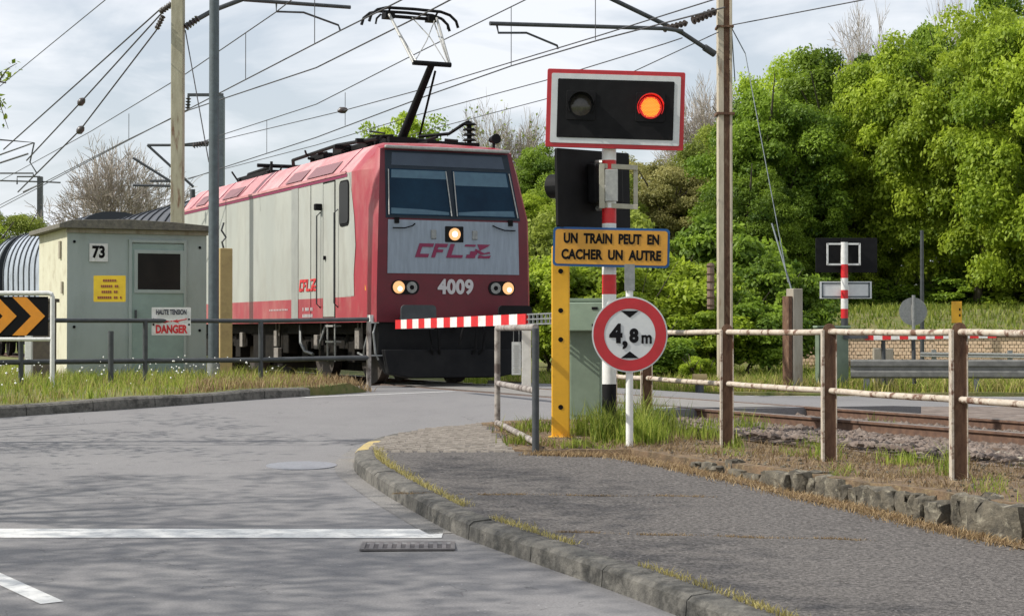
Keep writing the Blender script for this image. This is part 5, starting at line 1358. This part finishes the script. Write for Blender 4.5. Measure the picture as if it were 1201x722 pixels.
def bare_tree(px, d, top, halfw, label, seed, zg=None, dens=7, leaves=0):
    R_ = random.Random(seed); x, y, zt = P(px, top, d); g = ground_z(x, y) if zg is None else zg; H_ = zt-g; hw = halfw/F*d
    t = thing('bare_tree', label, 'tree', (x, y, g)); b = MB(); tips = []; tw = MB()
    rmin = d*.00015
    def grow(p, dr_, L_, r, lev):
        r = max(r, rmin)
        q = p + dr_*L_; q2 = p + dr_*L_*.5 + Vector((R_.uniform(-1,1), R_.uniform(-1,1), R_.uniform(-.5,1)))*L_*.06
        (b if lev < 3 else tw).tube([p, q2, q], [r, r*.8, r*.62], 6 if lev < 3 else 3, cap=False)
        if lev >= 6: tips.append(q); return
        k = {0:6,1:5,2:4,3:4,4:3,5:3}[lev]
        for i in range(k):
            a = R_.uniform(0, 6.28); sp = R_.uniform(.45, 1.15)*(.45 if i == 0 else 1)
            ax = dr_.orthogonal().normalized(); ax.rotate(Matrix.Rotation(a, 3, dr_))
            nd = (dr_ + ax*sp + Vector((0,0,.10))).normalized()
            st_ = p + dr_*L_*R_.uniform(.55, 1) if i else q
            grow(st_, nd, L_*R_.uniform(.62, .82), r*.55, lev+1)
    grow(Vector((0,0,0)), Vector((0,0,1)), H_*.24, H_*.015, 0)
    # fit height
    zs = max(v[2] for v in tw.v); k = H_/zs; wx_ = np.percentile([abs(v[0]) for v in tw.v], 97); kx = hw/wx_
    for B_ in (b, tw): B_.v = [(v[0]*kx, v[1]*kx, v[2]*k) for v in B_.v]
    b.build('trunk', M['twig'], t, smooth='auto', recalc=False); tw.build('twigs', M['twig'], t, recalc=False)
    if leaves:
        idx = RNG.integers(0, len(tw.v), leaves); C = np.array(tw.v)[idx] + RNG.normal(size=(leaves,3))*.12
        me = leaf_mesh('leaves', C, RNG.normal(size=C.shape), RNG.uniform(.05,.1,leaves), RNG.random(leaves), M['leafC']); o = bpy.data.objects.new('buds', me); COL.objects.link(o); o.parent = t
    return t
bare_tree(122, 90, 150, 84, 'large leafless tree spreading above the hut roof', 5)
bare_tree(588, 78, 106, 56, 'pale leafless tree top right of the pantograph', 8, leaves=1500)
bare_tree(838, 85, 78, 62, 'leafless tree behind the right catenary mast', 9)
bare_tree(1010, 88, -14, 70, 'leafless tree top showing above the dark green crowns', 12)
bare_tree(1110, 90, -20, 60, 'leafless tree top behind the tallest bright tree', 13)

# big trees left of the picture: their leaves show at the edge, their shadows lie on the road
lt = protos['edge'] = crown_mesh('edge_crown', 21, M['leafB'], 60, 4200, 3.9, 2.8, .07, .19)
lt2 = protos['edge2'] = crown_mesh('edge_crown_small', 22, M['leafA'], 60, 3600, 3.9, 2.8, .055, .17)
for (x, y, z, s, lb, seed) in ((-9.6,18.9,3.1,1.0,'leafy tree whose twigs reach in at the left edge',31),(-10.9,10.6,7.2,1.05,'broad thinly leaved tree outside the left edge casting shade on the road',32),(-9.8,8.2,7.4,.9,'thin leaved tree near the viewer left of the road casting shade',33),(-9.6,13.0,6.6,.8,'slim thin leaved tree between the shading trees left of the road',34)):
    t = thing('tree', lb, 'tree', (x, y, Hroad(x, y)-.02))
    o = bpy.data.objects.new('crown', lt2 if seed == 31 else lt); COL.objects.link(o); o.parent = t; o.location = (0,0,z+.3); o.scale = (s,s,s*.75); o.rotation_euler.z = seed*1.3
    trunk_mb(z*.95, .15, seed, 2.2, 7).build('trunk', M['bark'], t, smooth='auto')

# the bough of the edge tree that reaches into view
eb = [o for o in COL.objects if o.get('label', '').startswith('leafy tree whose twigs')][0]
b = MB(); R3 = random.Random(5); lc = []
def T_(x, z, y=18.9): return Vector((x+9.6, y-18.9, z-eb.location.z))
main = [T_(-9.5,2.6), T_(-7.6,3.6), T_(-6.3,3.75), T_(-5.35,3.55)]
b.tube(main, [.07,.045,.025,.008], 8)
for i in range(22):
    t = R3.uniform(.35, 1)*3; k = min(2, int(t)); p = main[k].lerp(main[k+1], t-k)
    q2 = p + Vector((R3.uniform(-.05,.30), R3.uniform(-.4,.4), R3.uniform(-.55,.5)))
    q2.x = min(q2.x, 4.30)
    b.tube([p, (p+q2)/2+Vector((0,0,.04)), q2], [.010,.006,.003], 5)
    for _ in range(26): lc.append(tuple(p.lerp(q2, R3.random()) + Vector((R3.gauss(0,.05), R3.gauss(0,.05), R3.gauss(0,.05)))))
b.build('branch', M['bark'], eb, smooth='auto')
lc = np.array(lc); me = leaf_mesh('bough_leaves', lc, np.tile(np.array([0.,-.3,1.]), (len(lc),1)), RNG.uniform(.03,.05,len(lc)), RNG.uniform(.2,1,len(lc)), M['leafB'])
o = bpy.data.objects.new('foliage', me); COL.objects.link(o); o.parent = eb
# grasses
def blades(name, pos, hmin, hmax, w, m, label, cat='grass', lean=.35, tint=None):
    n = len(pos); pos = np.array(pos); h = RNG.uniform(hmin, hmax, n)*RNG.uniform(.5, 1, n); a = RNG.uniform(0, 2*PI, n)
    sx, sy = np.cos(a)*w/2, np.sin(a)*w/2; lx, ly = RNG.normal(size=n)*lean*h, RNG.normal(size=n)*lean*h
    z0 = np.zeros(n)
    p0 = pos + np.stack([-sx,-sy,z0],1); p1 = pos + np.stack([sx,sy,z0],1)
    m0 = pos + np.stack([lx*.35+sx*.7, ly*.35+sy*.7, h*.6],1); m1 = pos + np.stack([lx*.35-sx*.7, ly*.35-sy*.7, h*.6],1)
    tp = pos + np.stack([lx,ly,h*.98],1)
    v = np.stack([p0,p1,m0,m1,tp],1).reshape(-1,3)
    fs = []
    for i in range(n): k = 5*i; fs += [(k,k+1,k+2,k+3),(k+3,k+2,k+4)]
    me = bpy.data.meshes.new(name); me.from_pydata(v.tolist(), [], fs)
    tv = RNG.random(n) if tint is None else tint
    at = me.attributes.new('tint','FLOAT','FACE'); at.data.foreach_set('value', np.repeat(tv,2).astype(np.float32)); me.materials.append(m)
    o = bpy.data.objects.new(name, me); COL.objects.link(o); return tag(o, label, cat, kind='stuff')
def scatter(n, poly, zf, clump=0, cscale=.15, pred=None):
    xs = [p[0] for p in poly]; ys = [p[1] for p in poly]; out = []; x0, x1, y0, y1 = min(xs), max(xs), min(ys), max(ys)
    tries = 0
    while len(out) < n and tries < n*60:
        tries += 1; x, y = random.uniform(x0, x1), random.uniform(y0, y1)
        if not inpoly(x, y, poly): continue
        if pred and not pred(x, y): continue
        if clump:
            for _ in range(clump):
                xx, yy = x+random.gauss(0, cscale), y+random.gauss(0, cscale)
                if inpoly(xx, yy, poly): out.append((xx, yy, zf(xx, yy)-.01))
        else: out.append((x, y, zf(x, y)-.01))
    return out[:n]
# left verge grass (in view), its dry part toward the crossing
LKv = [tuple(p) for p in LK if p.x > -13]
lgp = [(p[0]-.1, p[1]+.16) for p in LKv] + [(-2.85,27.2),TF(-1.9,.5)[:2],TF(-2.0,9)[:2],(-9.5,40),(-14.5,34)]
blades('grass', scatter(24000, lgp, zleft2, 9, .16, pred=lambda x, y: random.random() < (1 if x < -4.2 else .4)), .06, .30, .014, M['grass'], 'green grass in front of the hut behind the left kerb')
blades('grass', scatter(15000, lgp, zleft2, 14, .14), .05, .27, .012, M['dry2'], 'tan grass tufts mixed into the left verge')
blades('grass', scatter(5000, [(-4.6,24.3),(-2.8,26.5),(-2.1,28),(-2.6,29.5),(-4.6,29.5)], zleft2), .05, .20, .012, M['drygrass'], 'short dry grass near the kerb end beside the locomotive')
fl = MB()
for (x, y, z) in scatter(300, lgp, zleft2, pred=lambda x, y: y < 30 and x < -3.4):
    h = random.uniform(.16, .42); s = random.uniform(.007, .019); fl.add([(x-s,y,z+h),(x,y-s,z+h-.003),(x+s,y,z+h),(x,y+s,z+h-.003),(x,y,z+h+s),(x,y,z+h-s)], [(0,1,4),(1,2,4),(2,3,4),(3,0,4),(1,0,5),(2,1,5),(3,2,5),(0,3,5)])
tag(fl.build('flowers', M['flower']), 'small white dandelion heads scattered through the left verge grass', 'flowers', kind='stuff')
# right verge: dry grass, green tufts
rvp = [(.02,17.35),(.33,17.15),(1.12,16.95),(1.65,16.05),(2.05,15.2),(2.5,14.0),(3.15,12.45),(3.5,11.7),(4.6,9.2),(6.6,9.5)]+[TF(-1.85,v)[:2] for v in (-22,-18,-14,-9.8)]+[(.35,21.0),(-.3,20.6)]
blades('grass', scatter(15000, rvp, zrv, 18, .10), .02, .11, .008, M['drygrass'], 'short dry tan grass covering the verge around the railing posts', lean=.8)
blades('grass', scatter(2200, rvp, zrv, 40, .07), .04, .16, .007, M['grass'], 'scattered green tufts in the dry verge around the railing', lean=.5)
tufts = [(.98,18.2,.5,420,.09),(1.30,18.0,.42,520,.12),(1.5,19.3,.5,520,.15),(.80,19.0,.4,260,.10),(1.2,18.9,.55,420,.14),(.25,19.5,.22,260,.15),(.1,17.8,.16,180,.08),(2.15,17.45,.16,120,.06),(2.0,18.6,.24,320,.18),(2.45,19.5,.26,380,.2),(3.0,17.4,.18,150,.1),(2.72,15.6,.2,130,.05),(3.45,14.0,.3,140,.05),(3.38,15.2,.18,160,.12),(.62,17.3,.14,180,.08),(3.9,19.1,.25,140,.1)]
ps = []; hh_ = []
for (x, y, h, n, s) in tufts:
    pp = [(x+random.gauss(0, s), y+random.gauss(0, s), 0) for _ in range(n)]
    blades('grass_tuft', [(a_, c_, zrv(a_, c_)-.01) for a_, c_, _ in pp], h*.4, h*1.15, .011, M['grass'], None, 'grass', lean=.25)
names = ['tall grass tuft at the foot of the height limit sign','tall grass tuft right of the height sign post','grass clump by the railing post behind the height sign','grass clump between yellow post and signal post','largest grass clump behind the height sign post','green tuft inside the hoop railing','small tuft at the hoop railing foot','tuft at the railing post by the cable trough','low green patch left of the second railing post','green patch beside the crossing edge','small tuft between the two middle railing posts','tuft at the foot of the middle railing post','thin tall weed at the foot of the right railing post','tuft behind the right railing post','small tuft in front of the yellow post','tuft on the ballast edge beyond the railing']
for o, l in zip([o for o in COL.objects if o.name.startswith('grass_tuft')], names): tag(o, l, 'grass', kind='stuff')
# kerb-side weeds and crack weeds on the footway
ln = [p for p in offset_line(RK, .185)]
def along(n, jit):
    out = []
    for _ in range(n):
        i = random.randint(0, len(ln)-2); 
        if math.sin(i*.55)+math.sin(i*.23+1) < -.9: continue
        p = ln[i].lerp(ln[i+1], random.random()); x, y = p.x+abs(random.gauss(0, jit)), p.y+random.gauss(0, .02)
        if y < 17.5: out.append((x, y, Hwalk(x, y)-.003))
    return out
blades('grass', along(9000, .045), .015, .065, .006, M['dry2'], 'thin yellow green weeds between kerb and footway asphalt', lean=.6)
cr = []
for (x0, y0, x1, y1) in ((-.95,14.2,1.6,14.0),(.3,12.2,2.4,11.85)):
    for _ in range(1500):
        t = random.random(); 
        if math.sin(t*23) < -.1 and random.random() < .8: continue
        x = x0+(x1-x0)*t; y = y0+(y1-y0)*t+.02*math.sin(t*17)+random.gauss(0,.012); cr.append((x,y,Hwalk(x,y)-.003))
blades('grass', cr, .008, .03, .005, M['drygrass'], 'dry moss and weeds growing in the footway cracks', lean=.8)
edge = [(VB[i][0]-.16, VB[i][1]-.10) for i in range(3, 12)]; wl = []
for _ in range(7000):
    i = random.randint(0, len(edge)-2); t = random.random(); x = edge[i][0]*(1-t)+edge[i+1][0]*t+random.gauss(0,.07); y = edge[i][1]*(1-t)+edge[i+1][1]*t+random.gauss(0,.05); wl.append((x,y,Hwalk(x,y)))
blades('grass', wl, .015, .075, .007, M['drygrass'], 'dry grass and litter along the foot of the stone wall', lean=.8)
# far verge grass
fgp = [(14,32.5),(9,32.7),(5.5,33.0),(3.5,33.4),(1.5,34.4),(.3,35.6),(-.6,37),(-1.2,39.5),(2,42),(8,44),(15,44)]
blades('grass', scatter(24000, fgp, zfar), .12, .42, .022, M['grass'], 'green grass on the far side of the crossing')
blades('grass', scatter(12000, fgp, zfar, 12, .18, pred=lambda x, y: y < 37), .10, .38, .02, M['dry2'], 'tan dry grass along the far road edge')
sgp = [(6,43.8),(20,42),(24,56),(5,58)]
blades('grass', scatter(16000, sgp, zfar), .12, .30, .04, M['grass'], 'bright meadow grass on the slope below the wood')
def litter():
    x, y = random.choice(scatter(1, rvp, zrv) or [(1,17.5,0)])[:2]; return x, y, zrv(x, y)+.005
rocks('pebbles', 900, litter, .008, .022, M['stone'], 'small stones and grit lying on the dry verge', 'pebbles')
b = MB()
for (x, y, s) in ((2.0,17.0,.06),(1.55,16.45,.07),(.75,17.15,.055),(.9,17.0,.05),(3.15,13.0,.06)): pass

# ------------------------------------------------------------------ LIGHT, SKY, CAMERA
SAZ = Vector((-.98, -.18)).normalized(); SEL = math.radians(43)
world = bpy.data.worlds.new('World'); scene.world = world; world.use_nodes = True
nt = world.node_tree; N = nt.nodes; L = nt.links; bg = N['Background']
sky = N.new('ShaderNodeTexSky'); sky.sky_type = 'NISHITA'; sky.sun_disc = False; sky.sun_elevation = SEL
sky.sun_rotation = math.atan2(SAZ.x, SAZ.y); sky.air_density = 1.0; sky.dust_density = 1.5; sky.ozone_density = 1.0
tc = N.new('ShaderNodeTexCoord'); mp = N.new('ShaderNodeMapping'); mp.inputs['Scale'].default_value = (1,1,3.2); L.new(tc.outputs['Generated'], mp.inputs[0])
nz1 = N.new('ShaderNodeTexNoise'); nz1.inputs['Scale'].default_value = 6.5; nz1.inputs['Detail'].default_value = 7; nz1.inputs['Roughness'].default_value = .55; nz1.inputs['Distortion'].default_value = .4; L.new(mp.outputs[0], nz1.inputs['Vector'])
mr = N.new('ShaderNodeMapRange'); mr.inputs['From Min'].default_value = .40; mr.inputs['From Max'].default_value = .60; mr.inputs['To Min'].default_value = .48; mr.inputs['To Max'].default_value = .97; L.new(nz1.outputs['Fac'], mr.inputs[0])
mx = N.new('ShaderNodeMix'); mx.data_type = 'RGBA'; L.new(mr.outputs[0], mx.inputs[0]); L.new(sky.outputs[0], mx.inputs[6]); mx.inputs[7].default_value = (8.1,8.4,8.85,1)
L.new(mx.outputs[2], bg.inputs['Color']); bg.inputs['Strength'].default_value = .118
sd = bpy.data.lights.new('sun', 'SUN'); sd.energy = 5.0; sd.angle = math.radians(.6); sd.color = (1,.95,.86)
so = bpy.data.objects.new('sun', sd); COL.objects.link(so)
to = Vector((SAZ.x*math.cos(SEL), SAZ.y*math.cos(SEL), math.sin(SEL))); so.rotation_euler = to.to_track_quat('Z', 'Y').to_euler()
so.location = (-30, 10, 30)
cam = bpy.data.cameras.new('camera'); cam.sensor_width = 36; cam.lens = F/1201*36; cam.clip_end = 2000; cam.clip_start = .1
co = bpy.data.objects.new('camera', cam); COL.objects.link(co); co.location = (0,0,EYE); co.rotation_euler = (PI/2+math.atan((HOR-361)/F), 0, 0)
scene.camera = co
scene.view_settings.view_transform = 'Standard'; scene.view_settings.look = 'None'; scene.view_settings.exposure = 0
